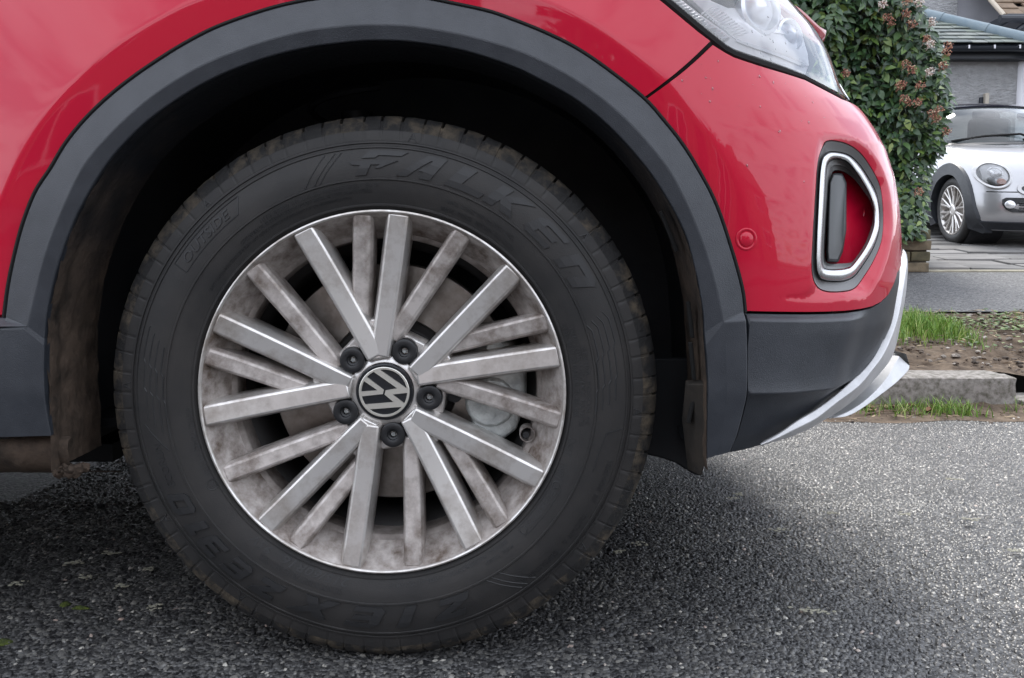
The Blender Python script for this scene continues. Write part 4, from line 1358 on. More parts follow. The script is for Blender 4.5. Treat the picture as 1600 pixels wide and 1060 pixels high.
for k in range(5):
    ax = -9.7 + 72 * k
    for s_ in (-1, 1):
        bar_between(pol(ax + s_ * 15.4, 0.2262), pol(ax + s_ * 2.6, 0.0460), 0.0245, 0.0225, 0.0002, 0.0163 + 0.0002 * s_, 0.052, 0.0135, 'spoke', M['rim'], -0.0011 * s_)
    bar_between(pol(ax + 3.9, 0.2258), pol(ax - 9.5, 0.095), 0.0195, 0.0175, 0.0020, 0.0230, 0.045, 0.0090, 'thin_spoke', M['rim_dust'], 0.0009)
    bar_between(pol(ax + 36.3, 0.2258), pol(ax + 17.0, 0.068), 0.0195, 0.0175, 0.0020, 0.0230, 0.045, 0.0090, 'thin_spoke', M['rim_dust'], 0.0009)
    # root where the two spokes of a pair meet
    A = [(-14.5, 0.0440), (14.5, 0.0440), (10.5, 0.075), (3.0, 0.094), (-3.0, 0.094), (-10.5, 0.075)]
    top = [W(ax + a, r, 0.0182 + (r - 0.044) * 0.16) for a, r in A]
    bot = [W(ax + a * 1.18, r + (0.002 if r > 0.05 else -0.003), 0.050) for a, r in A]
    mb = MB(); mb.loft([bot, top], close_u=True); mb.f.append((6, 7, 8, 9, 10, 11)); mb.m.append(0)
    mb.build('spoke_root', M['rim'], wheel, angle=25, bevel=0.0022)
# hub plate with five bolt seats
mb = MB()
hp = []
for k in range(5):
    c = 26.3 + 72 * k
    hp += [(c - 36, 0.052), (c - 24, 0.060), (c - 16.5, 0.0745), (c - 14.0, 0.0785), (c + 14.0, 0.0785), (c + 16.5, 0.0745), (c + 24, 0.060)]
rws = [[W(a, r, yv) for a, r in [(a, r + dr) for a, r in hp]] for dr, yv in ((0.001, 0.070), (0.001, 0.036), (0.0, 0.0335), (-0.0025, 0.0318))]
mb.loft(rws, close_u=True)
cc = W(0, 0, 0.0318)
n_ = len(hp); o = len(mb.v)
mb.add(rws[-1] + [cc], [(i, (i + 1) % n_, n_) for i in range(n_)])
mb.lathe_y([(0.0475, 0.0325), (0.0450, 0.0265), (0.0400, 0.0235), (0.0375, 0.0230), (0.0368, 0.0245), (0.0368, 0.034)], 72, 0, HUB)
mb.build('hub_plate', M['rim'], wheel, angle=35)
for k in range(5):
    a = 26.3 + 72 * k
    c = W(a, 0.0572, 0)
    mb = MB()
    mb.lathe_y([(0.0168, 0.040), (0.0178, 0.0320), (0.0172, 0.0302), (0.0160, 0.0312)], 40, 0, c)
    mb.build('bolt_seat', M['rim'], wheel, angle=50)
    mb = MB()
    mb.lathe_y([(0.0162, 0.040), (0.0162, 0.0225), (0.0158, 0.0208), (0.0145, 0.0200), (0.0080, 0.0200), (0.0072, 0.0206), (0.0066, 0.0240), (0.0044, 0.0252), (0.0040, 0.030)], 40, 0, c)
    mb.build('wheel_bolt_cap', M['black_matt'], wheel, angle=40)
    mb = MB(); n_ = 14
    star = [Vector((c.x + (0.0034 if j % 2 else 0.0020) * math.sin(2 * math.pi * j / n_ + k), 0.0262, c.z + (0.0034 if j % 2 else 0.0020) * math.cos(2 * math.pi * j / n_ + k))) for j in range(n_)]
    mb.prism(star, (0, 0.002, 0)); mb.build('bolt_socket', M['caliper'], wheel)
# centre cap with the maker's round emblem: V over W, turned with the wheel
mb = MB()
CAPY = 0.0185
mb.lathe_y([(0.0366, 0.030), (0.0366, CAPY + 0.002), (0.0358, CAPY), (0.0345, CAPY - 0.0004), (0.0338, CAPY + 0.0004), (0.0001, CAPY - 0.0008)], 80, 0, HUB)
cap = mb.build('centre_cap', M['black_gloss'], wheel, angle=40)
mb = MB()
RO, RI = 0.0322, 0.0290
mb.lathe_y([(RO, CAPY), (RO, CAPY - 0.0018), (RO - 0.0006, CAPY - 0.0022), (RI + 0.0004, CAPY - 0.0022), (RI, CAPY - 0.0017), (RI, CAPY)], 90, 0, HUB)
rot = R(-74.5)
def logo(p):
    x, z = p[0] * RO, p[1] * RO
    return Vector((HUB.x + x * math.cos(rot) + z * math.sin(rot), CAPY - 0.0021, HUB.z - x * math.sin(rot) + z * math.cos(rot)))
Vp = [(-0.41, 0.84), (-0.225, 0.90), (0.0, 0.27), (0.225, 0.90), (0.41, 0.84), (0.085, 0.035), (-0.085, 0.035)]
Wp = [(-0.84, 0.44), (-0.68, 0.62), (-0.285, -0.46), (-0.085, -0.035), (0.085, -0.035), (0.285, -0.46), (0.68, 0.62), (0.84, 0.44), (0.36, -0.88), (0.225, -0.90), (0.0, -0.34), (-0.225, -0.90), (-0.36, -0.88)]
for pl in (Vp, Wp):
    pl = [Vector((p[0], p[1])) for p in pl]; n_ = len(pl)
    v, e, f, *_ = delaunay_2d_cdt(pl, [(i, (i + 1) % n_) for i in range(n_)], [], 1, 1e-6)
    t_ = [logo(q) for q in v]; b_ = [p + Vector((0, 0.0022, 0)) for p in t_]
    mb.add(t_ + b_, [tuple(x) for x in f] + [(i, (i + 1) % n_, len(v) + (i + 1) % n_, len(v) + i) for i in range(n_)])
mb.build('cap_emblem', M['emblem'], wheel, angle=30)
# valve
c = W(108.2, 0.1925, 0.0)
mb = MB()
mb.lathe_y([(0.0105, 0.060), (0.0105, 0.040), (0.0098, 0.0375), (0.0088, 0.0385), (0.0085, 0.052)], 24, 0, c)
mb.build('valve_boss', M['rim_dust'], wheel, angle=40)
mb = MB(); mb.tube([c + Vector((0.000, 0.056, 0)), c + Vector((-0.0012, 0.040, 0.0010)), c + Vector((-0.002, 0.030, 0.0015))], [0.0062, 0.0050, 0.0042], 14)
mb.build('valve_cap', M['black_matt'], wheel)
# --- brake: disc, bell and caliper
mb = MB(); mb.lathe_y([(0.088, 0.108), (0.088, 0.094), (0.090, 0.092), (0.1605, 0.092), (0.162, 0.094), (0.162, 0.116), (0.09, 0.116)], 96, 0, HUB)
disc = mb.build('brake_disc', M['disc'], red_car, angle=35)
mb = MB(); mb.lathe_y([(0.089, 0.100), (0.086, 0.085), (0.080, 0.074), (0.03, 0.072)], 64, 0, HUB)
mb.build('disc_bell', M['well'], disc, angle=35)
mb = MB()
cal = []
for a, r in ((66, 0.118), (66, 0.166), (73, 0.180), (84, 0.184), (97, 0.184), (110, 0.180), (119, 0.166), (119, 0.124), (109, 0.112), (97, 0.108), (84, 0.108), (74, 0.110)):
    cal.append((a, r))
rws = []
for sc, yv in ((1.0, 0.165), (1.0, 0.076), (0.95, 0.064), (0.80, 0.060)):
    rws.append([W(92.5 + (a - 92.5) * sc, 0.146 + (r - 0.146) * sc, yv) for a, r in cal])
mb.loft(rws, close_u=True); n_ = len(cal); o = len(mb.v) - n_
mb.f.append(tuple(o + i for i in range(n_))); mb.m.append(0)
caliper = mb.build('brake_caliper', M['caliper'], red_car, angle=30, bevel=0.004)
mb = MB(); mb.tube([W(99, 0.136, 0.075), W(99, 0.136, 0.056)], 0.034, 24)
mb.build('caliper_housing', M['caliper'], caliper, angle=35, bevel=0.005)
mb = MB(); mb.tube([W(70, 0.150, 0.070), W(70, 0.150, 0.054)], 0.011, 16); mb.tube([W(63.5, 0.160, 0.085), W(63.5, 0.160, 0.056)], 0.007, 6)
mb.build('caliper_pin', M['caliper'], caliper, angle=35)
mb = MB(); mb.tube([W(99, 0.087, 0.066), W(99, 0.087, 0.09)], 0.010, 14)
mb.lathe_y([(0.30, 0.30), (0.02, 0.30)], 24, 0, HUB)
mb.build('wheel_carrier', M['liner'], red_car)
# ------------------------------------------------------------------ ground
def asphalt_mat(name, dark, light, scale, bump, rough=0.55):
    m = bpy.data.materials.new(name); m.use_nodes = True
    t = m.node_tree; b = t.nodes['Principled BSDF']
    co = t.nodes.new('ShaderNodeTexCoord')
    v = t.nodes.new('ShaderNodeTexVoronoi'); v.inputs['Scale'].default_value = scale
    t.links.new(co.outputs['Object'], v.inputs['Vector'])
    r = t.nodes.new('ShaderNodeValToRGB')
    e = r.color_ramp.elements
    e[0].position = 0.0; e[0].color = (*dark, 1); e[1].position = 1.0; e[1].color = (*light, 1)
    e.new(0.55).color = tuple(0.6 * d + 0.4 * l for d, l in zip(dark, light)) + (1,)
    sp = t.nodes.new('ShaderNodeSeparateColor')
    t.links.new(v.outputs['Color'], sp.inputs[0]); t.links.new(sp.outputs[0], r.inputs[0])
    n = t.nodes.new('ShaderNodeTexNoise'); n.inputs['Scale'].default_value = 1.7; n.inputs['Detail'].default_value = 6
    t.links.new(co.outputs['Object'], n.inputs['Vector'])
    mx = t.nodes.new('ShaderNodeMixRGB'); mx.blend_type = 'MULTIPLY'; mx.inputs[0].default_value = 1
    cr = t.nodes.new('ShaderNodeValToRGB'); cr.color_ramp.elements[0].position = 0.3; cr.color_ramp.elements[1].position = 0.7
    cr.color_ramp.elements[0].color = (0.72, 0.72, 0.74, 1); cr.color_ramp.elements[1].color = (1.15, 1.13, 1.1, 1)
    t.links.new(n.outputs['Fac'], cr.inputs[0])
    t.links.new(r.outputs[0], mx.inputs[1]); t.links.new(cr.outputs[0], mx.inputs[2])
    t.links.new(mx.outputs[0], b.inputs['Base Color'])
    b.inputs['Roughness'].default_value = rough
    bp = t.nodes.new('ShaderNodeBump'); bp.inputs['Strength'].default_value = bump; bp.inputs['Distance'].default_value = 0.006
    t.links.new(v.outputs['Distance'], bp.inputs['Height']); bp.invert = True
    t.links.new(bp.outputs[0], b.inputs['Normal'])
    return m
M['asphalt'] = asphalt_mat('road_asphalt', (0.012, 0.012, 0.013), (0.13, 0.13, 0.13), 150, 0.9)
M['pave_asphalt'] = asphalt_mat('pavement_asphalt', (0.030, 0.030, 0.031), (0.170, 0.170, 0.172), 110, 0.9, 0.60)
M['chips'] = island_mat('road_chippings', [(0.0, (0.014, 0.014, 0.016)), (0.25, (0.034, 0.034, 0.036)), (0.50, (0.074, 0.074, 0.075)), (0.82, (0.115, 0.114, 0.112)), (0.965, (0.178, 0.174, 0.165)), (0.992, (0.42, 0.41, 0.38)), (1.0, (0.36, 0.28, 0.25))], rough=0.30, spec=0.6)

def worn_patches(m):
    """traffic film: broad lighter and darker patches over the stones"""
    t = m.node_tree; b = t.nodes['Principled BSDF']
    src = b.inputs['Base Color'].links[0].from_socket
    g = t.nodes.new('ShaderNodeNewGeometry'); n = t.nodes.new('ShaderNodeTexNoise'); n.inputs['Scale'].default_value = 3.2; n.inputs['Detail'].default_value = 7; n.inputs['Roughness'].default_value = 0.62
    t.links.new(g.outputs['Position'], n.inputs['Vector'])
    r = t.nodes.new('ShaderNodeValToRGB'); r.color_ramp.elements[0].position = 0.34; r.color_ramp.elements[1].position = 0.66
    r.color_ramp.elements[0].color = (0.58, 0.58, 0.59, 1); r.color_ramp.elements[1].color = (1.30, 1.27, 1.20, 1)
    mx = t.nodes.new('ShaderNodeMixRGB'); mx.blend_type = 'MULTIPLY'; mx.inputs[0].default_value = 1
    t.links.new(n.outputs['Fac'], r.inputs[0]); t.links.new(src, mx.inputs[1]); t.links.new(r.outputs[0], mx.inputs[2]); t.links.new(mx.outputs[0], b.inputs['Base Color'])
worn_patches(M['chips'])
YK = 1.78                                            # kerb face
def road_z(x, y):
    if y < 0: return ZR + 0.012 * smooth(0, -3, y)
    return ZR - 0.050 * smooth(0.0, YK, y)
rows = []
xs = np.unique(np.concatenate([np.linspace(-60, -3, 12), np.linspace(-3, 4, 50), np.linspace(4, 60, 12)]))
ysr = np.unique(np.concatenate([np.linspace(-7.2, -0.6, 12), np.linspace(-0.6, YK + 0.05, 40)]))
mb = MB()
mb.loft([[Vector((x, y, road_z(x, y))) for x in xs] for y in ysr])
road = mb.build('road', M['asphalt'], angle=60); tag(road, kind='structure')
mb = MB()
mb.loft([[Vector((x, y, -0.16)) for x in (-1500, 1500)] for y in (-1500, 1500)])
tag(mb.build('ground', mat('far_ground', (0.07, 0.075, 0.05), 0.9, col2=(0.10, 0.09, 0.06), noise_scale=0.3)), kind='structure')

# loose-faced stone chippings set in the road: real little stones near the camera
def chips(n_target, region, smin, smax, seed):
    g = np.random.default_rng(seed)
    x0, x1, y0, y1 = region
    sp = math.sqrt((x1 - x0) * (y1 - y0) / n_target)
    gx, gy = np.meshgrid(np.arange(x0, x1, sp), np.arange(y0, y1, sp))
    gx = gx.ravel() + g.uniform(-0.5, 0.5, gx.size) * sp; gy = gy.ravel() + g.uniform(-0.5, 0.5, gy.size) * sp
    pz = proj_np(gx, gy)
    keep = pz
    gx, gy = gx[keep], gy[keep]
    n = gx.size
    base = np.array([[1, 0, 0], [0.35, 0.9, 0], [-0.55, 0.8, 0], [-1, -0.1, 0], [-0.4, -0.85, 0], [0.6, -0.75, 0], [0.4, 0.15, 1], [-0.35, -0.1, 0.95]], float)
    F = np.array([[0, 1, 6], [1, 2, 6], [2, 7, 6], [2, 3, 7], [3, 4, 7], [4, 5, 7], [5, 6, 7], [5, 0, 6]])
    V = np.repeat(base[None], n, 0)
    V = V * (1 + g.uniform(-0.32, 0.32, V.shape))
    s = g.uniform(smin, smax, n) * np.where(g.random(n) < 0.03, 1.5, 1.0)
    el = g.uniform(0.55, 1.0, n)
    hgt = g.uniform(0.35, 0.80, n)
    V[:, :, 0] *= s[:, None]; V[:, :, 1] *= (s * el)[:, None]; V[:, :, 2] *= (s * hgt)[:, None]
    tx, ty = g.uniform(-0.35, 0.35, (2, n))
    V[:, :, 2] += V[:, :, 0] * tx[:, None] + V[:, :, 1] * ty[:, None]
    a = g.uniform(0, 2 * math.pi, n); ca, sa = np.cos(a)[:, None], np.sin(a)[:, None]
    X = V[:, :, 0] * ca - V[:, :, 1] * sa; Y = V[:, :, 0] * sa + V[:, :, 1] * ca
    zz = np.where(gy < 0, ZR + 0.012 * sm_np(0, -3, gy), ZR - 0.050 * sm_np(0, YK, gy))
    out = np.stack([X + gx[:, None], Y + gy[:, None], V[:, :, 2] + zz[:, None] - (0.12 * s)[:, None] - 0.0006], -1)
    Fa = (F[None] + (np.arange(n) * 8)[:, None, None]).reshape(-1, 3)
    return out.reshape(-1, 3), Fa
def sm_np(a, b, x):
    t = np.clip((x - a) / (b - a), 0, 1); return t * t * (3 - 2 * t)
def proj_np(x, y):
    dx, dy, dz = x - CAM.x, y - CAM.y, ZR - CAM.z
    zz = dy * cp_ - dz * sp_; yy = dy * sp_ + dz * cp_
    px = 800 + FPX * dx / zz; py = PPY - FPX * yy / zz
    return (zz > 0.1) & (px > -260) & (px < 1860) & (py < 1130)
Va, Fa = chips(50000, (-0.95, 1.45, -0.16, 0.70), 0.0026, 0.0058, 1)
Vb, Fb = chips(70000, (-0.9, 2.3, 0.66, YK - 0.02), 0.0026, 0.0052, 2)
me = np_mesh('road_chippings', np.concatenate([Va, Vb]), np.concatenate([Fa, Fb + len(Va)]), M['chips'])
o = link_mesh('road_chippings', me, road); tag(o, kind='stuff')

# plain levels beyond the kerb: one gentle rise from the kerb to the house
def rise(d): return 0.045 + 0.10 * (d - 2.95)
def land(y): return rise(y + 1.0)
YV0, YV1, YP1 = YK + 0.19, 3.06, 4.48                # verge, pavement front and back edge

# kerb stones
KZ = road_z(0, YK)
kerb = empty('kerb', (1.2, YK, KZ)); tag(kerb, kind='structure')
M['granite'] = mat('rough_granite_kerb', (0.26, 0.24, 0.22), 0.9, col2=(0.085, 0.078, 0.060), noise_scale=44, detail=10, bump=1.0, bump_scale=70, ramp=(0.40, 0.66))
def stone_block(c, d, seed, amp, cuts=7, bev=0.012):
    bm = bmesh.new(); bmesh.ops.create_cube(bm, size=1.0)
    bmesh.ops.scale(bm, vec=d, verts=bm.verts)
    bmesh.ops.bevel(bm, geom=bm.edges[:], offset=bev, segments=2, profile=0.6, affect='EDGES')
    bmesh.ops.triangulate(bm, faces=bm.faces)
    bmesh.ops.subdivide_edges(bm, edges=[e for e in bm.edges if e.calc_length() > max(d) / cuts], cuts=3, use_grid_fill=True)
    bmesh.ops.triangulate(bm, faces=bm.faces)
    for v in bm.verts:
        n_ = noise.fractal(v.co * 26 + Vector((seed * 3.1, seed, 0)), 1.0, 2.0, 4)
        v.co += v.co.normalized() * n_ * amp
    V = [v.co + Vector(c) for v in bm.verts]; F = [[v.index for v in f.verts] for f in bm.faces]
    bm.free()
    return V, F
kx1 = P(1594, 615, YK).x
xr = kx1
for k, ln in enumerate((0.62, 0.93, 0.9, 0.92, 0.9, 0.91)):
    V, F = stone_block((xr - ln / 2, YK + 0.095, 0.042 - 0.09), (ln - 0.008, 0.185, 0.18), k, 0.012, 20, 0.024)
    mb = MB(); mb.add(V, F); mb.build('kerb_stone', M['granite'], kerb, angle=50)
    xr -= ln
xr = kx1 + 0.02
for k, ln in enumerate((0.9, 0.92, 0.91)):            # low stones of the dropped crossing
    V, F = stone_block((xr + ln / 2, YK + 0.095, -0.05 - 0.07), (ln - 0.01, 0.185, 0.15), k + 20, 0.004)
    mb = MB(); mb.add(V, F); mb.build('kerb_stone', M['granite'], kerb, angle=50)
    xr += ln

# earth verge: bare soil with clods
M['soil'] = mat('bare_soil', (0.050, 0.036, 0.026), 0.95, col2=(0.155, 0.118, 0.085), noise_scale=17, detail=9, bump=1.0, bump_scale=120, spec=0.2)
nx, ny = 260, 110
gx = np.linspace(0.2, 3.6, nx); gy = np.linspace(YV0 - 0.02, YV1 + 0.02, ny)
V = np.zeros((ny, nx, 3))
for j, y in enumerate(gy):
    for i, x in enumerate(gx):
        h = noise.fractal(Vector((x * 9, y * 9, 1)), 1.0, 2.0, 5)
        h2 = max(0, noise.noise(Vector((x * 26, y * 26, 4))))
        edge = smooth(0, 0.10, y - YV0) * smooth(0, 0.10, YV1 - y)
        fall = -0.07 * smooth(kx1 - 0.05, kx1 + 0.45, x) * (1 - smooth(YV0, YV0 + 0.6, y))
        V[j, i] = (x, y, land(y) - 0.008 + fall + edge * (0.020 * h + 0.016 * h2))
idx = np.arange(nx * ny).reshape(ny, nx)
Fq = np.stack([idx[:-1, :-1], idx[:-1, 1:], idx[1:, 1:], idx[1:, :-1]], -1).reshape(-1, 4)
verge = link_mesh('verge', np_mesh('verge', V.reshape(-1, 3), Fq, M['soil'], True)); tag(verge, kind='structure')
mb = MB(); mb.loft([[Vector((x, y, land(y) - 0.02)) for x in (-40, 0.3)] for y in (YV0 - 0.02, YV1 + 0.02)])
mb.loft([[Vector((x, y, land(y) - 0.05)) for x in (3.5, 40)] for y in (YV0 - 0.02, YV1 + 0.02)])
o = mb.build('far_verge', M['soil']); tag(o, kind='structure')
def verge_z(x, y):
    fall = -0.07 * smooth(kx1 - 0.05, kx1 + 0.45, x) * (1 - smooth(YV0, YV0 + 0.6, y))
    return land(y) + fall
# clods and small stones lying on the soil and in the gutter
M['pebble'] = island_mat('clods_and_pebbles', [(0.0, (0.035, 0.026, 0.02)), (0.45, (0.10, 0.075, 0.055)), (0.75, (0.16, 0.14, 0.12)), (0.93, (0.30, 0.27, 0.23)), (1.0, (0.55, 0.52, 0.48))], rough=0.9)
def rubble(pts, smin, smax, seed):
    mb = MB(); rr = random.Random(seed)
    for p in pts:
        s_ = rr.uniform(smin, smax); q = Vector((rr.random() * 9, rr.random() * 9, rr.random() * 9))
        rx = Matrix.Rotation(rr.random() * 6.28, 3, 'Z')
        mb.add([rx @ Vector((v.x * s_ * 1.3, v.y * s_, v.z * s_ * 0.7)) * (1 + 0.6 * noise.noise(v * 1.6 + q)) + Vector(p) for v in IV2], IF2)
    return mb
bmv = bmesh.new(); bmesh.ops.create_icosphere(bmv, subdivisions=1, radius=1.0)
IV2 = [v.co.copy() for v in bmv.verts]; IF2 = [[v.index for v in f.verts] for f in bmv.faces]; bmv.free()
pts = []
for k in range(900):
    x = random.uniform(1.0, 3.3); y = random.uniform(YV0, YV1)
    pts.append((x, y, verge_z(x, y) + 0.002))
o = rubble(pts, 0.003, 0.012, 3).build('soil_clods', M['pebble'], verge, smooth_=False); tag(o, kind='stuff')
pts = []
for k in range(420):
    x = random.uniform(0.9, 3.2); y = YK - abs(random.gauss(0.0, 0.075)) - 0.01
    pts.append((x, y, road_z(x, y) + 0.003))
o = rubble(pts, 0.003, 0.009, 5).build('gutter_grit', M['pebble'], kerb, smooth_=False); tag(o, kind='stuff')
mb = MB()                                             # dirt silted against the kerb
gx = np.linspace(0.6, 3.4, 120)
rws = []
for j, t in enumerate(np.linspace(0, 1, 14)):
    rws.append([Vector((x, YK + 0.01 - t * (0.20 + 0.06 * noise.noise(Vector((x * 4, 0, 2)))), road_z(x, YK) + 0.003 + 0.022 * (1 - t) ** 1.5 + 0.012 * (1 - t) * noise.fractal(Vector((x * 12, t * 3, 0)), 1, 2, 4))) for x in gx])
mb.loft(rws)
tag(mb.build('gutter_dirt', M['soil'], angle=80), kind='structure')

# grass tufts: every blade a tapered bent strip
M['grass'] = island_mat('grass_blades', [(0.0, (0.065, 0.15, 0.014)), (0.5, (0.13, 0.25, 0.028)), (0.82, (0.21, 0.33, 0.055)), (0.95, (0.30, 0.34, 0.10)), (1.0, (0.42, 0.36, 0.18))], rough=0.5)
def grass(n, fpos, hmin, hmax, wd, seed, lean=0.6):
    g = random.Random(seed); V = []; F = []
    for k in range(n):
        x, y, z = fpos(g)
        h = g.uniform(hmin, hmax); a = g.uniform(0, 6.283); ln = g.uniform(0.1, lean) * h
        b = g.uniform(0, 6.283); wx, wy = math.cos(b) * wd, math.sin(b) * wd
        o = len(V)
        for t in (0, 0.4, 0.75):
            cx, cy = x + math.cos(a) * ln * t * t, y + math.sin(a) * ln * t * t
            cz = z + h * t * (1 - 0.18 * t)
            k_ = 1 - t * 0.75
            V.append((cx - wx * k_, cy - wy * k_, cz)); V.append((cx + wx * k_, cy + wy * k_, cz))
        V.append((x + math.cos(a) * ln, y + math.sin(a) * ln, z + h * 0.82))
        F += [(o, o + 1, o + 3), (o, o + 3, o + 2), (o + 2, o + 3, o + 5), (o + 2, o + 5, o + 4), (o + 4, o + 5, o + 6)]
    return np_mesh('grass', np.array(V), np.array(F), M['grass'])
tc0 = Vector((0, 0, 0))
gA, gB = G(1405, 530, land(2.6)), G(1540, 528, land(2.6))
def f1(g):
    t = g.random(); x = gA.x - 0.10 + (gB.x - gA.x + 0.10) * t
    y = 2.60 + g.gauss(0, 0.12) + 0.09 * (1 - abs(2 * t - 1))
    return x, y, verge_z(x, y) - 0.004
o = link_mesh('grass_tuft', grass(4200, f1, 0.025, 0.105, 0.0021, 1)); tag(o, kind='stuff')
def f2(g):
    x = g.uniform(1.25, 3.3); y = g.choice((g.gauss(2.92, 0.06), g.uniform(YV0 + 0.3, YV1)))
    if noise.noise(Vector((x * 5, y * 5, 9))) < 0.12: x += 5; 
    return x, y, verge_z(x, y) - 0.004
o = link_mesh('sparse_grass', grass(1700, f2, 0.015, 0.05, 0.0018, 2)); tag(o, kind='stuff')
gC = [G(1470, 642, KZ), G(1395, 643, KZ), G(1445, 640, KZ), G(1340, 646, KZ), G(1580, 640, KZ)]
def f3(g):
    c = gC[g.choice((0, 0, 0, 0, 1, 1, 1, 2, 2, 3, 4))]
    x = c.x + g.gauss(0, 0.045); y = min(YK - 0.01, YK - 0.07 + g.gauss(0, 0.035))
    return x, y, road_z(x, y)
o = link_mesh('gutter_grass', grass(650, f3, 0.015, 0.080, 0.0019, 3, 0.8)); tag(o, kind='stuff')
# clover-like weeds at the right of the verge
M['weed'] = island_mat('weed_leaves', [(0.0, (0.035, 0.075, 0.015)), (0.6, (0.085, 0.14, 0.035)), (1.0, (0.17, 0.19, 0.07))], rough=0.55)
mb = MB()
for k in range(620):
    if k % 3: x, y = random.uniform(2.05, 2.75), random.gauss(2.72, 0.12)
    else: x, y = random.uniform(2.0, 2.9), random.uniform(YV0 + 0.25, YV1 - 0.1)
    z = verge_z(x, y) + random.uniform(0.005, 0.03)
    r_ = random.uniform(0.006, 0.013); a = random.random() * 6.28; tl = random.uniform(-0.5, 0.5)
    mb.add([Vector((x + r_ * math.cos(a + t) * (1 if i % 2 else 0.8), y + r_ * math.sin(a + t), z + tl * r_ * math.cos(t))) for i, t in enumerate(np.linspace(0, 6.283, 6, endpoint=False))] + [Vector((x, y, z + 0.003))], [(i, (i + 1) % 6, 6) for i in range(6)])
tag(mb.build('verge_weeds', M['weed'], smooth_=False), kind='stuff')
# dry straw and leaf crumbs strewn over the soil
M['straw'] = island_mat('straw_litter', [(0.0, (0.10, 0.065, 0.04)), (0.6, (0.26, 0.19, 0.12)), (1.0, (0.42, 0.34, 0.22))], rough=0.85)
mb = MB()
for k in range(800):
    if k % 4 == 0: x, y, z = random.uniform(1.0, 1.9), YK - abs(random.gauss(0.03, 0.06)) - 0.01, 0; z = road_z(x, y) + 0.008
    else: x, y = random.uniform(1.0, 3.2), random.uniform(YV0, YV1); z = verge_z(x, y) + 0.014
    a = random.random() * 6.28; L = random.uniform(0.008, 0.035); wd = random.uniform(0.0008, 0.003)
    d_, n_ = Vector((math.cos(a), math.sin(a), random.uniform(-0.2, 0.2))) * L, Vector((-math.sin(a), math.cos(a), 0)) * wd
    c = Vector((x, y, z)); mb.add([c - d_ - n_ * 0.4, c - n_, c + d_, c + n_ + Vector((0, 0, 0.003))], [(0, 1, 3), (1, 2, 3)])
tag(mb.build('straw_litter', M['straw'], verge, smooth_=False), kind='stuff')
# fallen leaves and twigs in the gutter
M['dead'] = object_random_mat('dead_leaf', [(0.0, (0.12, 0.055, 0.03)), (0.5, (0.20, 0.10, 0.055)), (1.0, (0.32, 0.21, 0.13))], rough=0.8)
LEAF_LABELS = ['dead brown leaf in the gutter lying nearest the silver front lip', 'dead brown leaf among twigs second from the silver front lip', 'dead brown leaf high on the litter right under the kerb edge by the lip',
 'large curled dead leaf standing against the middle of the kerb face', 'dead brown leaf at the road edge below the twig heap', 'dead leaf at the road edge just under the taller gutter grass',
 'dead brown leaf between the twig heap and the kerb middle', 'small dead leaf on the grit right of the gutter grass', 'dead brown leaf half hidden behind the silver front lip', 'dead brown leaf in the heart of the twig heap',
 'small dead leaf between the two clumps of gutter grass', 'small dead leaf caught in the taller gutter grass']
leaf_spots = [(1330, 642, 0.05), (1352, 640, 0.045), (1385, 627, 0.05), (1425, 626, 0.045), (1362, 646, 0.04), (1452, 646, 0.04), (1405, 632, 0.045), (1500, 642, 0.03), (1340, 634, 0.05), (1378, 636, 0.04), (1418, 640, 0.035), (1466, 634, 0.03)]
for k, (px, py, s_) in enumerate(leaf_spots):
    c = G(px, py, KZ + 0.008); c.y = min(c.y, YK - 0.03)
    mb = MB()
    a = random.random() * 6.28; n_ = 9
    ring = []
    for i in range(n_):
        t = 2 * math.pi * i / n_
        x = s_ * math.cos(t) * 0.5; y = s_ * math.sin(t) * 0.30 * (1 + 0.3 * random.random())
        ring.append(Vector((x * math.cos(a) - y * math.sin(a), x * math.sin(a) + y * math.cos(a), 0.010 * random.random() + 0.4 * abs(y) + 0.006)))
    top = [c + p for p in ring]; bot = [c + p - Vector((0, 0, 0.0008)) for p in ring]
    mb.loft([bot, top], close_u=True)
    mb.add(top + [c + Vector((0, 0, 0.006))], [(i, (i + 1) % n_, n_) for i in range(n_)])
    o = mb.build('fallen_leaf', M['dead'], smooth_=False)
    tag(o, LEAF_LABELS[k], 'leaf', 'dead leaves in the gutter')
M['twig'] = object_random_mat('dry_twig', [(0.0, (0.10, 0.06, 0.04)), (1.0, (0.30, 0.22, 0.15))], rough=0.85)
twig_spots = [((1335, 630), (1425, 622)), ((1340, 640), (1415, 628)), ((1440, 640), (1478, 630)), ((1352, 648), (1430, 645)), ((1390, 634), (1440, 630)), ((1325, 636), (1370, 632))]
TWIG_LABELS = ['long brown twig leaning highest against the kerb face', 'long twig through the middle of the gutter litter', 'pale short twig sticking out of the taller gutter grass', 'long twig lying lowest along the road edge', 'short twig in front of the kerb middle', 'short twig running behind the silver front lip']
for ti_, (a, b) in enumerate(twig_spots):
    p, q = G(*a, KZ + 0.012), G(*b, KZ + 0.014)
    p.y = min(p.y, YK - 0.02); q.y = min(q.y, YK - 0.02)
    mb = MB(); m_ = p.lerp(q, 0.5) + Vector((0, 0.01, 0.008))
    mb.tube(catmull([tuple(p), tuple(m_), tuple(q)], 9), [0.0035 - 0.0002 * i for i in range(9)], 6)
    o = mb.build('twig', M['twig'])
    tag(o, TWIG_LABELS[ti_], 'twig', 'twigs in the gutter')
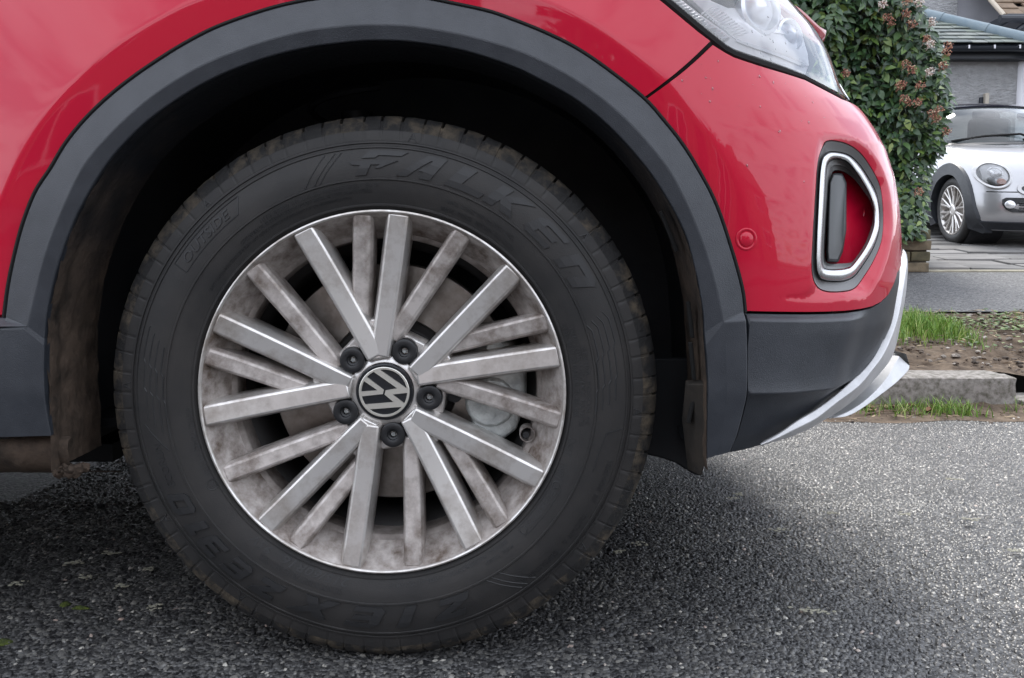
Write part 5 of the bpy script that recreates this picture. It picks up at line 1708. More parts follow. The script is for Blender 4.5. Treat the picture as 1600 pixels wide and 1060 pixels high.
# moss on the road at the lower left
M['moss'] = mat('green_moss', (0.02, 0.030, 0.006), 0.95, col2=(0.07, 0.09, 0.012), noise_scale=120, bump=1.0, bump_scale=500)
for (px, py, w_, d_) in ((102, 946, 0.008, 0.007), (4, 1005, 0.014, 0.009), (126, 952, 0.014, 0.003)):
    c = G(px, py, ZR)
    V, F = [], []
    mb = MB(); n_ = 16
    rws = []
    for rr in (1.0, 0.8, 0.5, 0.02):
        rws.append([c + Vector((w_ * rr * math.cos(2 * math.pi * i / n_) * (1 + 0.35 * noise.noise(Vector((i * 0.9, px, 1)))), d_ * rr * math.sin(2 * math.pi * i / n_) * (1 + 0.35 * noise.noise(Vector((i * 0.7, px, 5)))), 0.0055 * (1 - rr * rr) + 0.0005 + 0.001 * noise.noise(Vector((i, rr * 9, px))))) for i in range(n_)])
    mb.loft(rws, close_u=True)
    o = mb.build('moss', M['moss'], road, angle=80); tag(o, kind='stuff')

# pale specks of old paint and lichen on the stones, as scattered in the photograph
M['fleck'] = mat('pale_fleck', (0.34, 0.33, 0.27), 0.9, col2=(0.20, 0.19, 0.14), noise_scale=300)
mb = MB()
for (px, py, wd) in ((1268, 955, 0.030), (1215, 828, 0.018), (1300, 802, 0.012), (1490, 749, 0.018), (1515, 811, 0.018), (1410, 804, 0.012), (1590, 862, 0.016), (1145, 779, 0.010), (1000, 850, 0.012), (965, 862, 0.010), (118, 880, 0.016), (25, 912, 0.014), (190, 915, 0.010), (230, 890, 0.010), (170, 865, 0.012), (135, 902, 0.010), (240, 948, 0.010), (1155, 772, 0.008)):
    c = G(px, py, ZR + 0.004)
    for k in range(int(9 + wd * 500)):
        q = c + Vector((random.gauss(0, wd * 0.55), random.gauss(0, 0.005), random.uniform(0, 0.001)))
        s_ = random.uniform(0.0012, 0.0030)
        mb.add([q + Vector((v.x * s_ * 1.5, v.y * s_, v.z * s_ * 0.4)) for v in IV2], IF2)
tag(mb.build('pale_flecks', M['fleck'], road, smooth_=False), kind='stuff')

# pavement, driveway edging and pavers
rows = [[Vector((x, y, land(y) + 0.002)) for x in np.linspace(-40, 40, 40)] for y in np.linspace(YV1, YP1, 8)]
mb = MB(); mb.loft(rows); tag(mb.build('pavement', M['pave_asphalt'], angle=60), kind='structure')
mb = MB(); mb.loft([[Vector((x, y, land(y) - 0.015)) for x in np.linspace(-40, 40, 10)] for y in np.linspace(YP1 - 0.01, 30, 10)])
tag(mb.build('front_garden', mat('garden_soil', (0.05, 0.045, 0.035), 0.95, col2=(0.08, 0.07, 0.05), noise_scale=3)), kind='structure')
driveway = empty('driveway', (3.6, YP1, land(YP1))); tag(driveway, kind='structure')
M['edging'] = mat('concrete_edging', (0.36, 0.33, 0.25), 0.85, col2=(0.24, 0.22, 0.17), noise_scale=8, bump=0.4)
DX0 = P(1456, 430, YP1).x
x = DX0 - 0.05
k = 0
while x < 5.6:
    ln = 0.915
    mb = MB(); mb.box((x + ln / 2, YP1 + 0.07, land(YP1) - 0.03 + 0.002 * (k % 2)), (ln - 0.006, 0.13, 0.09))
    mb.build('edging_stone', M['edging'], driveway, bevel=0.006)
    x += ln; k += 1
M['paver'] = object_random_mat('weathered_paver', [(0.0, (0.12, 0.117, 0.114)), (0.4, (0.165, 0.16, 0.155)), (0.75, (0.205, 0.197, 0.19)), (1.0, (0.14, 0.132, 0.124))], rough=0.85, bump=0.5, bump_scale=40, noise_scale=5)
pv = None
y = YP1 + 0.145; r_ = 0
pav_meshes = []
for k in range(4):
    V, F = stone_block((0, 0, 0), (0.34 + 0.07 * k, 0.215, 0.06), 40 + k, 0.004, 4, 0.010)
    mb = MB(); mb.add(V, F); o = mb.build('paver', M['paver'], driveway, angle=50, world=False); pav_meshes.append(o.data); bpy.data.objects.remove(o)
cnt = 0
while y < 8.5 and cnt < 290:
    x = DX0 - (0.16 if r_ % 2 else 0.0) + 0.06 * random.random()
    xmax = 6.5
    while x < xmax and cnt < 290:
        k = random.randrange(4); wd = 0.34 + 0.07 * k
        o = link_mesh('paver', pav_meshes[k], driveway)
        o.location = Vector((x + wd / 2, y + 0.115, land(y + 0.115) - 0.020 + random.uniform(-0.010, 0.008))) - driveway.location
        o.rotation_euler = (math.atan(0.10), random.uniform(-0.015, 0.015), random.uniform(-0.02, 0.02))
        x += wd + 0.014; cnt += 1
    y += 0.238; r_ += 1
mb = MB(); mb.loft([[Vector((x, y, land(y) - 0.012)) for x in (DX0, 9.5)] for y in (YP1 + 0.14, 13.0)])
tag(mb.build('driveway_surface', mat('dark_jointing_sand', (0.05, 0.047, 0.042), 0.9, bump=0.5), driveway, angle=60), kind='structure')
# ------------------------------------------------------------------ garden wall, shrub, house, silver car
YW = 4.46
wz = land(YW)
wtop = P(1430, 358, YW).z
wx1 = P(1455, 400, YW).x
garden_wall = empty('garden_wall', (wx1 - 1.0, YW, wz))
tag(garden_wall, 'low mossy stone brick wall at the pavement edge under the leafy shrub', 'wall')
M['wallstone'] = object_random_mat('mossy_wall_stone', [(0.0, (0.070, 0.066, 0.036)), (0.5, (0.115, 0.098, 0.055)), (1.0, (0.155, 0.12, 0.078))], rough=0.9, bump=0.8, bump_scale=50, noise_scale=14, mixf=0.6)
nc = 4
ch = (wtop - wz) / nc
for r_ in range(nc):
    x = wx1
    first = True
    while x > 0.1:
        ln = (0.21 if not (first and r_ % 2) else 0.14) + random.uniform(-0.015, 0.02)
        V, F = stone_block((x - ln / 2 + random.uniform(-0.006, 0.006) * (0 if not first else 1), YW + 0.055 + random.uniform(-0.007, 0.007), wz + ch * (r_ + 0.5)), (ln - 0.010, 0.11, ch - 0.010), r_ * 50 + int(x * 30), 0.004, 4, 0.008)
        mb = MB(); mb.add(V, F); mb.build('brick', M['wallstone'], garden_wall, angle=55)
        x -= ln; first = False
mb = MB(); mb.box((wx1 - 1.6, YW + 0.075, wz + 0.5 * (wtop - wz) - 0.01), (3.16, 0.10, wtop - wz - 0.02)); mb.build('mortar', mat('mortar', (0.10, 0.09, 0.07), 0.95, bump=0.5), garden_wall)

# evergreen shrub: leaves, flower heads, stems
shrub = empty('shrub', (2.4, 5.0, wtop)); tag(shrub, 'tall dark evergreen shrub with pinkish flower heads growing over the low wall', 'shrub')
def leaf_mat(name, cols):
    m = object_or_island = island_mat(name, cols, rough=0.36, spec=0.5)
    return m
LC = [(0.0, (0.020, 0.048, 0.024)), (0.45, (0.034, 0.076, 0.030)), (0.78, (0.060, 0.118, 0.034)), (0.94, (0.115, 0.19, 0.040)), (1.0, (0.19, 0.25, 0.06))]
M['leaf'] = island_mat('shrub_leaves', LC, rough=0.38, spec=0.5)
M['leaf_one'] = object_random_mat('shrub_leaf', LC, rough=0.36, bump=0.15, bump_scale=80, mixf=0.2)
LEAFV = np.array([[0, 0, 0], [0.25, 0.28, 0.045], [0.25, -0.28, 0.045], [0.30, 0, 0.0], [0.62, 0.24, 0.03], [0.62, -0.24, 0.03], [0.66, 0, -0.02], [1.0, 0, -0.09]])
LEAFF = [(0, 3, 1), (0, 2, 3), (1, 3, 6, 4), (2, 5, 6, 3), (4, 6, 7), (5, 7, 6)]
def shrub_edge(z):                                    # right outline of the shrub (world x at the front), from the photograph
    return float(np.interp(z, [0.5, 0.62, 0.8, 1.0, 1.25, 1.45, 1.6, 1.8, 2.0, 2.2, 3.0], [3.13, 3.15, 3.22, 3.24, 3.32, 3.31, 3.27, 3.28, 3.18, 3.06, 2.75]))
def front_y(x, z):
    return YW + 0.06 + 0.13 * noise.noise(Vector((x * 2.2, z * 2.2, 3))) + 0.07 * noise.noise(Vector((x * 6, z * 6, 7))) + 0.5 * smooth(0.35, 0.0, shrub_edge(z) - x) ** 2 - 0.06 * smooth(1.0, 0.6, z)
def leaf_frame(g, x, z, deep):
    e = shrub_edge(z) - x
    side = smooth(0.30, 0.0, e)
    nrm = Vector((side * 0.9 + g.gauss(0, 0.45), -1.0 + side * 0.5 + g.gauss(0, 0.3), 0.55 + g.gauss(0, 0.45))).normalized()
    dr = Vector((g.gauss(0, 0.9) + side * 0.6, g.gauss(-0.25, 0.5), -0.75 + g.gauss(0, 0.6)))
    dr = (dr - nrm * dr.dot(nrm))
    dr.normalize()
    return nrm, dr
g = random.Random(11)
big, rest = [], []
def put(n, layer):
    out = []
    while len(out) < n:
        z = g.uniform(0.50, 2.75); x = g.uniform(1.7, shrub_edge(z) + g.gauss(0, 0.03))
        dy = layer + abs(g.gauss(0, 0.06))
        y = front_y(x, z) + dy
        if z < 0.60 and x < 2.95 and g.random() < 0.3: continue
        out.append((x, y, z))
    return out
cand = put(8600, 0.0) + put(4500, 0.10) + put(2500, 0.2)
for k in range(5200):                                    # the part hidden behind the red car, a little looser
    z = g.uniform(0.50, 2.75); x = g.uniform(0.1, 1.75); cand.append((x, front_y(x, z) + abs(g.gauss(0, 0.08)), z))
def leaf_xyz(c):
    nrm, dr = leaf_frame(g, c[0], c[2], 0)
    sdv = nrm.cross(dr)
    L = g.uniform(0.048, 0.088) * (0.85 if c[2] < 1.1 else 1.0)
    return nrm, dr, sdv, L
def visible_xy(c):
    px, py = proj(Vector(c)); return 1250 < px < 1500 and -5 < py < 372
vis = [c for c in cand[:8600] if visible_xy(c)]
g.shuffle(vis)
vis.sort(key=lambda c: c[1])
chosen = set(id(c) for c in vis[:300])
tmpl = []
for k in range(5):
    V = LEAFV.copy(); V[:, 1] *= 0.65 + 0.09 * k; V[:, 2] *= 0.6 + 0.35 * k; V[7, 2] -= 0.03 * k
    me = bpy.data.meshes.new('leaf'); me.from_pydata([tuple(v) for v in V], [], LEAFF); me.materials.append(M['leaf_one'])
    me.polygons.foreach_set('use_smooth', [True] * len(me.polygons)); tmpl.append(me)
LV, LF = [], []
for c in cand:
    nrm, dr, sdv, L = leaf_xyz(c)
    if id(c) in chosen:
        o = link_mesh('leaf', random.choice(tmpl), shrub)
        Mx = Matrix((dr, sdv, nrm)).transposed().to_4x4()
        o.matrix_local = Matrix.Translation(Vector(c) - shrub.location) @ Mx @ Matrix.Scale(L, 4)
    else:
        b = len(LV)
        wv = 0.65 + 0.35 * g.random()
        for v in LEAFV: LV.append(Vector(c) + dr * (v[0] * L) + sdv * (v[1] * L * wv) + nrm * (v[2] * L))
        LF += [tuple(i + b for i in f) for f in LEAFF]
mb = MB(); mb.add(LV, LF)
o = mb.build('foliage', M['leaf'], shrub, angle=80, recalc=False); tag(o, kind='stuff')
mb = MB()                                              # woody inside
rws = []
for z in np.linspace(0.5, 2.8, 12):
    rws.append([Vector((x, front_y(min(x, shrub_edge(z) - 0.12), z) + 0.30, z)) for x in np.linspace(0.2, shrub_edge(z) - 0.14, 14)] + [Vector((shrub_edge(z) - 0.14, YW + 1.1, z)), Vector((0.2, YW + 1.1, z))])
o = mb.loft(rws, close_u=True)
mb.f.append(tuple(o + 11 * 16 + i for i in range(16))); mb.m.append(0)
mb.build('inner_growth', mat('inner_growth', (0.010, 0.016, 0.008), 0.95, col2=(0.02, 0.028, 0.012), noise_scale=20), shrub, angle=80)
for k in range(5):
    x0 = 1.9 + 0.16 * k
    mb = MB(); mb.tube(catmull([(x0, YW + 0.2, wz), (x0 + 0.03 * random.uniform(-1, 1), YW + 0.3, 0.9), (x0 + 0.12 * random.uniform(-1, 1), YW + 0.4, 1.6), (x0 + 0.2 * random.uniform(-1, 1), YW + 0.4, 2.3)], 10), [0.02 - 0.0015 * i for i in range(10)], 6)
    mb.build('stem', M['twig'], shrub)
M['flower'] = island_mat('flower_buds', [(0.0, (0.16, 0.055, 0.040)), (0.45, (0.33, 0.135, 0.095)), (0.8, (0.42, 0.25, 0.15)), (1.0, (0.62, 0.48, 0.36))], rough=0.7)
M['flower_white'] = island_mat('open_white_flowers', [(0.0, (0.35, 0.20, 0.16)), (0.4, (0.62, 0.52, 0.46)), (1.0, (0.80, 0.78, 0.74))], rough=0.7)
FL = [(1378, 8, 1), (1416, 3, 0), (1385, 28, 0), (1435, 5, 1), (1415, 22, 0), (1392, 35, 0), (1424, 37, 0), (1455, 35, 1), (1447, 62, 0), (1453, 70, 1), (1480, 72, 0), (1478, 82, 0), (1414, 101, 0), (1424, 110, 0), (1452, 113, 1), (1473, 103, 0), (1321, 115, 0), (1436, 134, 0), (1408, 132, 0), (1411, 155, 0), (1420, 160, 0), (1434, 160, 0), (1456, 178, 0), (1461, 186, 0), (1478, 205, 0), (1434, 300, 0), (1466, 172, 0), (1405, 135, 0)]
for (px, py, wh) in FL:
    q = P(px, py, YW - 0.02)
    q.y = front_y(min(q.x, shrub_edge(q.z) - 0.02), q.z) - 0.07
    q = P(px, py, q.y)
    mb = MB()
    for k in range(44):
        a = random.random() * 6.28; r_ = 0.033 * math.sqrt(random.random())
        c = q + Vector((r_ * math.cos(a), -0.012 + random.uniform(-0.012, 0.012), r_ * math.sin(a) * 0.8))
        s_ = random.uniform(0.003, 0.0062)
        mb.add([c + v * s_ for v in IV2], IF2)
    for k in range(3):
        mb.tube([q + Vector((0, 0.05, -0.03)), q + Vector((random.uniform(-0.02, 0.02), 0, random.uniform(-0.02, 0.02)))], 0.0012, 4)
    mb.build('flower_head', M['flower_white' if wh else 'flower'], shrub, smooth_=True)

# --- house behind: rendered side wing with slate hip roof
YH = 10.6
gz = land(YH) 
house = empty('house', (6.3, YH, gz)); tag(house, 'grey pebbledashed house with slate hip roof and brown tiled upper roof', 'house')
M['render'] = mat('pebbledash_render', (0.46, 0.46, 0.47), 0.9, col2=(0.58, 0.58, 0.59), noise_scale=9, detail=8)
t = M['render'].node_tree; b = t.nodes['Principled BSDF']; co = t.nodes.new('ShaderNodeTexCoord')
mp = t.nodes.new('ShaderNodeMapping'); mp.inputs['Scale'].default_value = (1.0, 1.0, 1.9)
n2 = t.nodes.new('ShaderNodeTexNoise'); n2.inputs['Scale'].default_value = 11; n2.inputs['Detail'].default_value = 6; n2.inputs['Roughness'].default_value = 0.7
bp = t.nodes.new('ShaderNodeBump'); bp.inputs['Strength'].default_value = 1.0; bp.inputs['Distance'].default_value = 0.12
t.links.new(co.outputs['Object'], mp.inputs[0]); t.links.new(mp.outputs[0], n2.inputs['Vector']); t.links.new(n2.outputs['Fac'], bp.inputs['Height']); t.links.new(bp.outputs[0], b.inputs['Normal'])
M['smooth_render'] = mat('smooth_grey_render', (0.38, 0.38, 0.41), 0.85, col2=(0.43, 0.43, 0.46), noise_scale=3, bump=0.2, bump_scale=30)
M['white_paint'] = mat('white_painted_wall', (0.70, 0.70, 0.74), 0.7, bump=0.15, bump_scale=20)
M['gutter'] = mat('black_gutter', (0.016, 0.020, 0.028), 0.4)
ze = P(1520, 90, YH).z; xl = P(1482.5, 130, YH).x; xr_ = P(1591, 130, YH).x
mb = MB(); mb.box(((xl + xr_) / 2, YH + 1.5, (gz + ze) / 2 - 0.1), (xr_ - xl, 3.0, ze - gz + 0.2)); wall = mb.build('wall', M['render'], house)
mb = MB(); mb.box((xl - 0.9, YH + 1.65, (gz + ze) / 2), (1.76, 3.0, ze - gz)); mb.build('side_wall', M['smooth_render'], house)
xw = P(1592.5, 130, YH - 0.05).x
zt, zb = P(1600, 92, YH - 0.05).z, P(1600, 178, YH - 0.05).z
mb = MB(); mb.box((xw + 0.9, YH + 0.9, (zt + gz) / 2), (1.8, 1.9, zt - gz)); mb.build('white_wall', M['white_paint'], house, bevel=0.05)
mb = MB(); mb.box((xw + 0.85, YH - 0.10, (zb + P(1600, 186, YH - 0.05).z) / 2), (1.75, 0.08, 0.07)); mb.build('dark_ledge', M['gutter'], house, bevel=0.01)
# eaves: soffit board, gutter, brackets
x0e, x1e = xl - 1.4, xr_ + 0.75
zg0, zg1 = P(1520, 90, YH - 0.18).z, P(1520, 72, YH - 0.30).z
mb = MB(); mb.box(((x0e + x1e) / 2, YH - 0.08, zg0 + 0.045), (x1e - x0e, 0.20, 0.13)); mb.build('fascia', M['gutter'], house, bevel=0.006)
mb = MB()
prof_ = [(YH - 0.30 + 0.06 * math.cos(t), zg1 - 0.02 - 0.055 * math.sin(t)) for t in np.linspace(0, math.pi, 9)]
mb.loft([[Vector((x, y, z)) for y, z in prof_] for x in np.linspace(x0e, x1e, 5)])
mb.loft([[Vector((x, YH - 0.30 + (y - YH + 0.30) * 0.9, z + 0.004)) for y, z in prof_] for x in np.linspace(x0e, x1e, 5)])
mb.build('gutter', M['gutter'], house, angle=60)
for px in (1514.5, 1554.5, 1474, 1594):
    c = P(px, 73, YH - 0.37)
    mb = MB(); mb.box(c, (0.022, 0.01, 0.050)); mb.box(c + Vector((0, 0.03, 0.022)), (0.022, 0.07, 0.006)); mb.build('gutter_bracket', M['white_paint'], house, bevel=0.002)
# slate courses, each slate a piece
slope = R(33)
M['slate'] = object_random_mat('grey_green_slate', [(0.0, (0.075, 0.092, 0.095)), (0.35, (0.115, 0.135, 0.132)), (0.7, (0.145, 0.17, 0.145)), (1.0, (0.185, 0.20, 0.19))], rough=0.55, bump=0.4, bump_scale=25, noise_scale=5, mixf=0.35)
ez = P(1520, 70, YH - 0.34).z
sv = Vector((0, math.cos(slope), math.sin(slope)))
e0 = Vector((0, YH - 0.36, ez))
hipA, hipB = P(1604, 64, YH - 0.30), None
course = 0.142; sw = 0.215
sl_meshes = []
for k in range(4):
    V, F = stone_block((0, 0, 0), (sw - 0.006, 0.20, 0.014), 70 + k, 0.0015, 2, 0.003)
    mb = MB(); mb.add(V, F); o = mb.build('slate', M['slate'], house, angle=40, world=False); sl_meshes.append(o.data); bpy.data.objects.remove(o)
def hip_x(s_):                                         # where the hip cuts a course at slope distance s
    return P(1612, 66, YH - 0.36).x - s_ * 0.93
ns = 0
for r_ in range(16):
    s0 = r_ * course
    x = x0e + (sw / 2 if r_ % 2 else 0)
    while x < hip_x(s0) + 0.06:
        if x > xl - 0.95:
            o = link_mesh('slate', random.choice(sl_meshes), house)
            c = e0 + sv * (s0 + 0.09) + Vector((x + sw / 2, 0, 0.018 + random.uniform(-0.003, 0.004)))
            o.location = c - house.location
            o.rotation_euler = (slope - 0.125 + random.uniform(-0.012, 0.012), random.uniform(-0.012, 0.012), 0)
            ns += 1
        x += sw
mb = MB()
mb.loft([[e0 + sv * s_ + Vector((x, 0, -0.02)) for x in (x0e, hip_x(s_))] for s_ in (0, 1.1, 2.3)])
mb.loft([[e0 + sv * s_ + Vector((hip_x(s_), 0, -0.02)), e0 + sv * s_ + Vector((hip_x(s_) + 0.2 + (2.3 - s_) * 0.2, 2.3 - s_ + 0.2, -0.1 - s_ * 0.3))] for s_ in (0, 1.1, 2.3)])
mb.build('roof_deck', M['gutter'], house)
M['ridge'] = mat('blue_grey_ridge', (0.13, 0.18, 0.215), 0.6, col2=(0.18, 0.225, 0.25), noise_scale=6)
h0 = e0 + Vector((hip_x(0) + 0.05, 0, 0.03)); h1 = e0 + sv * 2.35 + Vector((hip_x(2.35) + 0.05, 0, 0.03))
hd = (h1 - h0); nseg = 5
for k in range(-1, nseg):
    a = h0 + hd * (k / nseg); b_ = h0 + hd * ((k + 1) / nseg + 0.012)
    mb = MB(); mb.tube([a, a.lerp(b_, 0.06), b_], [0.100, 0.094, 0.090], 16); mb.build('ridge_tile', M['ridge'], house, angle=50)
# wall box
c = P(1538, 158, YH - 0.05)
mb = MB(); mb.box((c.x + 0.02, YH - 0.055, c.z), (0.055, 0.07, 0.21)); wb = mb.build('wall_light', mat('beige_plastic', (0.42, 0.38, 0.32), 0.5), house, bevel=0.008)
mb = MB(); mb.box((c.x - 0.025, YH - 0.02, c.z), (0.05, 0.04, 0.11)); mb.build('bracket', M['gutter'], wb, bevel=0.004)
# upper storey, further back
YU = 13.2
xu0, xu1 = P(1478, 20, YU).x, P(1700, 20, YU).x
mb = MB(); mb.box(((xu0 + xu1) / 2, YU + 2.0, gz + 2.6), (xu1 - xu0, 4.0, 5.2 + 2)); mb.build('upper_wall', M['smooth_render'], house)
mb = MB(); mb.box((P(1468, 20, YU - 0.06).x - 0.50, YU + 1.74, gz + 2.6), (1.60, 3.6, 7.0)); mb.build('upper_side_wall', M['render'], house)
# brown tiled roof end with its verge board
M['tile'] = object_random_mat('brown_roof_tile', [(0.0, (0.16, 0.105, 0.07)), (0.5, (0.22, 0.16, 0.11)), (1.0, (0.28, 0.21, 0.15))], rough=0.8, bump=0.4, noise_scale=8)
YT = 11.9
ti = []
for k in range(3):
    V, F = stone_block((0, 0, 0), (0.26, 0.30, 0.03), 90 + k, 0.002, 2, 0.006)
    mb = MB(); mb.add(V, F); o = mb.build('roof_tile', M['tile'], house, angle=40, world=False); ti.append(o.data); bpy.data.objects.remove(o)
tz = P(1580, 25, YT).z; tx0 = P(1570, 25, YT).x
s2 = R(42); sv2 = Vector((0, math.cos(s2), math.sin(s2)))
for r_ in range(9):
    xl_ = tx0
    for k in range(6):
        o = link_mesh('roof_tile', random.choice(ti), house)
        o.location = Vector((xl_ + 0.13 + k * 0.265 + (0.13 if r_ % 2 and k else 0), YT, tz)) + Vector((0, -math.sin(s2), math.cos(s2))) * 0.03 + sv2 * (r_ * 0.20 + 0.10) - house.location
        o.rotation_euler = (s2 - 0.10, random.uniform(-0.02, 0.02), 0)
mb = MB()
mb.loft([[Vector((tx0 - 0.0, YT, tz - 0.03)), Vector((tx0 + 3, YT, tz - 0.03))], [Vector((tx0, YT, tz - 0.03)) + sv2 * 1.9, Vector((tx0 + 3, YT, tz - 0.03)) + sv2 * 1.9]])
mb.build('tile_deck', M['gutter'], house)
mb = MB(); mb.tube([Vector((tx0 - 0.02, YT - 0.02, tz)), Vector((tx0 - 0.02, YT - 0.02, tz)) + sv2 * 1.85], 0.035, 8); mb.build('verge_board', mat('cream_verge', (0.48, 0.42, 0.34), 0.7), house)
mb = MB(); mb.box((P(1640, 32, YT).x, YT + 0.10, P(1600, 32.5, YT).z), ((1640 - 1567) * 2 / 1262 * (YT + 1), 0.5, 0.145)); mb.build('upper_fascia', M['gutter'], house, bevel=0.02)
mb = MB(); mb.tube([P(1562, 29, YT - 0.15), P(1680, 29, YT - 0.15)], 0.055, 10); mb.build('upper_gutter', M['gutter'], house)
mb = MB(); mb.tube(catmull([tuple(P(1606, 38, YT - 0.1)), tuple(P(1597, 43, YT - 0.1)), tuple(P(1589, 49, YT - 0.1)), tuple(P(1588, 56, YT))], 8), 0.045, 8); mb.build('downpipe', M['gutter'], house)
# ------------------------------------------------------------------ small silver car on the drive
MW = P(1486.5, 338, 6.42)                            # near front wheel centre
mz = land(6.42) - 0.006
psi = R(3.0)
silver_car = empty('silver_car', (MW.x + 0.8, 6.42, mz))
tag(silver_car, 'small silver car with round headlamp parked on the drive by the house', 'car')
Fv = Vector((-math.sin(psi), -math.cos(psi), 0.0)); Iv = Vector((math.cos(psi), -math.sin(psi), 0.0))
pitch_up = -0.10
M0 = Vector((MW.x, 6.42, mz))
def Q(f, i, z):
    """car frame: f forward of the front axle, i inwards from the near wheel face, z up"""
    p = M0 + Fv * f + Iv * i + Vector((0, 0, z))
    p.z += f * pitch_up
    return p
MS = mat('silver_car_paint', (0.43, 0.43, 0.445), 0.30, 0.55, coat=1.0, coat_r=0.05)
MK = mat('dark_roof_paint', (0.03, 0.03, 0.05), 0.25, coat=1.0)
W2 = 0.80                                            # half width to the wheel face
def section(z):
    """plan outline at height z: (f, i) from near rear to centre; mirrored for the far side"""
    hw = float(np.interp(z, [0.16, 0.25, 0.40, 0.55, 0.72, 0.84, 0.90], [0.79, 0.825, 0.835, 0.835, 0.815, 0.775, 0.70]))
    nose = float(np.interp(z, [0.16, 0.25, 0.36, 0.48, 0.53, 0.60, 0.70, 0.78, 0.84, 0.875, 0.90], [0.58, 0.66, 0.685, 0.675, 0.655, 0.63, 0.575, 0.47, 0.28, 0.02, -0.28]))
    back = -2.9
    cr = float(np.interp(z, [0.16, 0.5, 0.9], [0.42, 0.46, 0.50]))
    pts = [(back, W2 - hw), (-1.8, W2 - hw), (-0.9, W2 - hw), (-0.5, W2 - hw)]
    f1 = nose - cr * 0.95
    for t in np.linspace(0, 1, 14):
        a = t * math.pi / 2
        pts.append((f1 + (nose - f1) * math.sin(a) ** 0.9 * 0.93, W2 - hw + cr * (1 - math.cos(a) ** 0.9)))
    ce = W2
    i_end = pts[-1][1]; f_end = pts[-1][0]
    for t in (0.25, 0.5, 0.75, 1.0):
        pts.append((f_end + (nose - f_end) * (1 - (1 - t) ** 2), i_end + (ce - i_end) * t))
    full = pts + [(f, 2 * ce - i) for f, i in reversed(pts[:-1])]
    return full
zl = [0.16, 0.20, 0.25, 0.30, 0.36, 0.42, 0.475, 0.488, 0.496, 0.505, 0.53, 0.56, 0.60, 0.65, 0.70, 0.74, 0.78, 0.81, 0.84, 0.86, 0.875, 0.89, 0.90]
mb = MB()
rws = [[Q(f, i, z) for f, i in section(z)] for z in zl]
o = mb.loft(rws, close_u=True)
ns_ = len(rws[0])
mb.f.append(tuple(o + i for i in range(ns_ - 1, -1, -1))); mb.m.append(0)
top = o + (len(zl) - 1) * ns_
mb.f.append(tuple(top + i for i in range(ns_))); mb.m.append(0)
body = mb.build('body', MS, silver_car, angle=40)
cut = MB(); n_ = 40
cut.prism([Q(0.335 * math.cos(2 * math.pi * k / n_), -0.2, 0.305 + 0.335 * math.sin(2 * math.pi * k / n_)) for k in range(n_)], Iv * 0.52)
cut.prism([Q(0.335 * math.cos(2 * math.pi * k / n_), 1.28, 0.305 + 0.335 * math.sin(2 * math.pi * k / n_)) for k in range(n_)], Iv * 0.52)
co_ = cut.build('cutter', MS)
bo = body.modifiers.new('cut', 'BOOLEAN'); bo.object = co_; bo.operation = 'DIFFERENCE'; bo.solver = 'EXACT'
dg = bpy.context.evaluated_depsgraph_get(); dg.update()
nm = bpy.data.meshes.new_from_object(body.evaluated_get(dg))
body.modifiers.clear(); body.data = nm; bpy.data.objects.remove(co_)
nm.polygons.foreach_set('use_smooth', [True] * len(nm.polygons)); nm.set_sharp_from_angle(angle=R(35))
nm.materials.clear(); nm.materials.append(MS)
# wheel housing and wheel
def mwheel(iw, flip):
    wl = empty('wheel', Q(0, iw, 0.305), silver_car)
    s_ = -1 if flip else 1
    def lat(prof_, n, name, mt, ang=40, par=wl):
        mb = MB()
        mb.loft([[Q(r * math.sin(2 * math.pi * k / n), iw + s_ * y, 0.305 + r * math.cos(2 * math.pi * k / n)) for k in range(n)] for r, y in prof_], close_u=True)
        return mb.build(name, mt, par, angle=ang)
    lat([(0.218, 0.02), (0.225, 0.004), (0.240, -0.004), (0.275, -0.004), (0.296, 0.012), (0.305, 0.03), (0.307, 0.06), (0.307, 0.19), (0.295, 0.21), (0.22, 0.20)], 56, 'tyre', M['rubber'])
    lat([(0.218, 0.03), (0.226, 0.008), (0.224, 0.0), (0.216, -0.001), (0.210, 0.006), (0.200, 0.03), (0.195, 0.10), (0.19, 0.19)], 56, 'rim', M['rim'])
    lat([(0.001, 0.10), (0.19, 0.10)], 32, 'brake_disc', M['disc'])
    for k in range(10):
        for d in (-8, 8):
            a = 36 * k + d * 0.2; a2 = 36 * k + d
            mb = MB()
            mb.tube([Q(0.04 * math.sin(R(a)), iw + s_ * 0.016, 0.305 + 0.04 * math.cos(R(a))), Q(0.12 * math.sin(R(36 * k + d * 0.55)), iw + s_ * 0.018, 0.305 + 0.12 * math.cos(R(36 * k + d * 0.55))), Q(0.212 * math.sin(R(a2)), iw + s_ * 0.006, 0.305 + 0.212 * math.cos(R(a2)))], 0.0095, 6)
            mb.build('spoke', M['rim'], wl)
    lat([(0.055, 0.02), (0.052, 0.006), (0.036, 0.002), (0.034, 0.006), (0.001, 0.005)], 24, 'hub', M['rim'])
mwheel(0.0, False); mwheel(1.6, True)
for i0, i1 in ((0.03, 0.32), (1.57, 1.28)):
    mb = MB()
    mb.loft([[Q(0.329 * math.cos(2 * math.pi * k / 40), i, 0.305 + 0.329 * math.sin(2 * math.pi * k / 40)) for k in range(40)] for i in (i0, i1)], close_u=True)
    mb.add([Q(0.329 * math.cos(2 * math.pi * k / 40), i1, 0.305 + 0.329 * math.sin(2 * math.pi * k / 40)) for k in range(40)], [tuple(range(40))])
    mb.build('wheel_housing', M['liner'], silver_car)
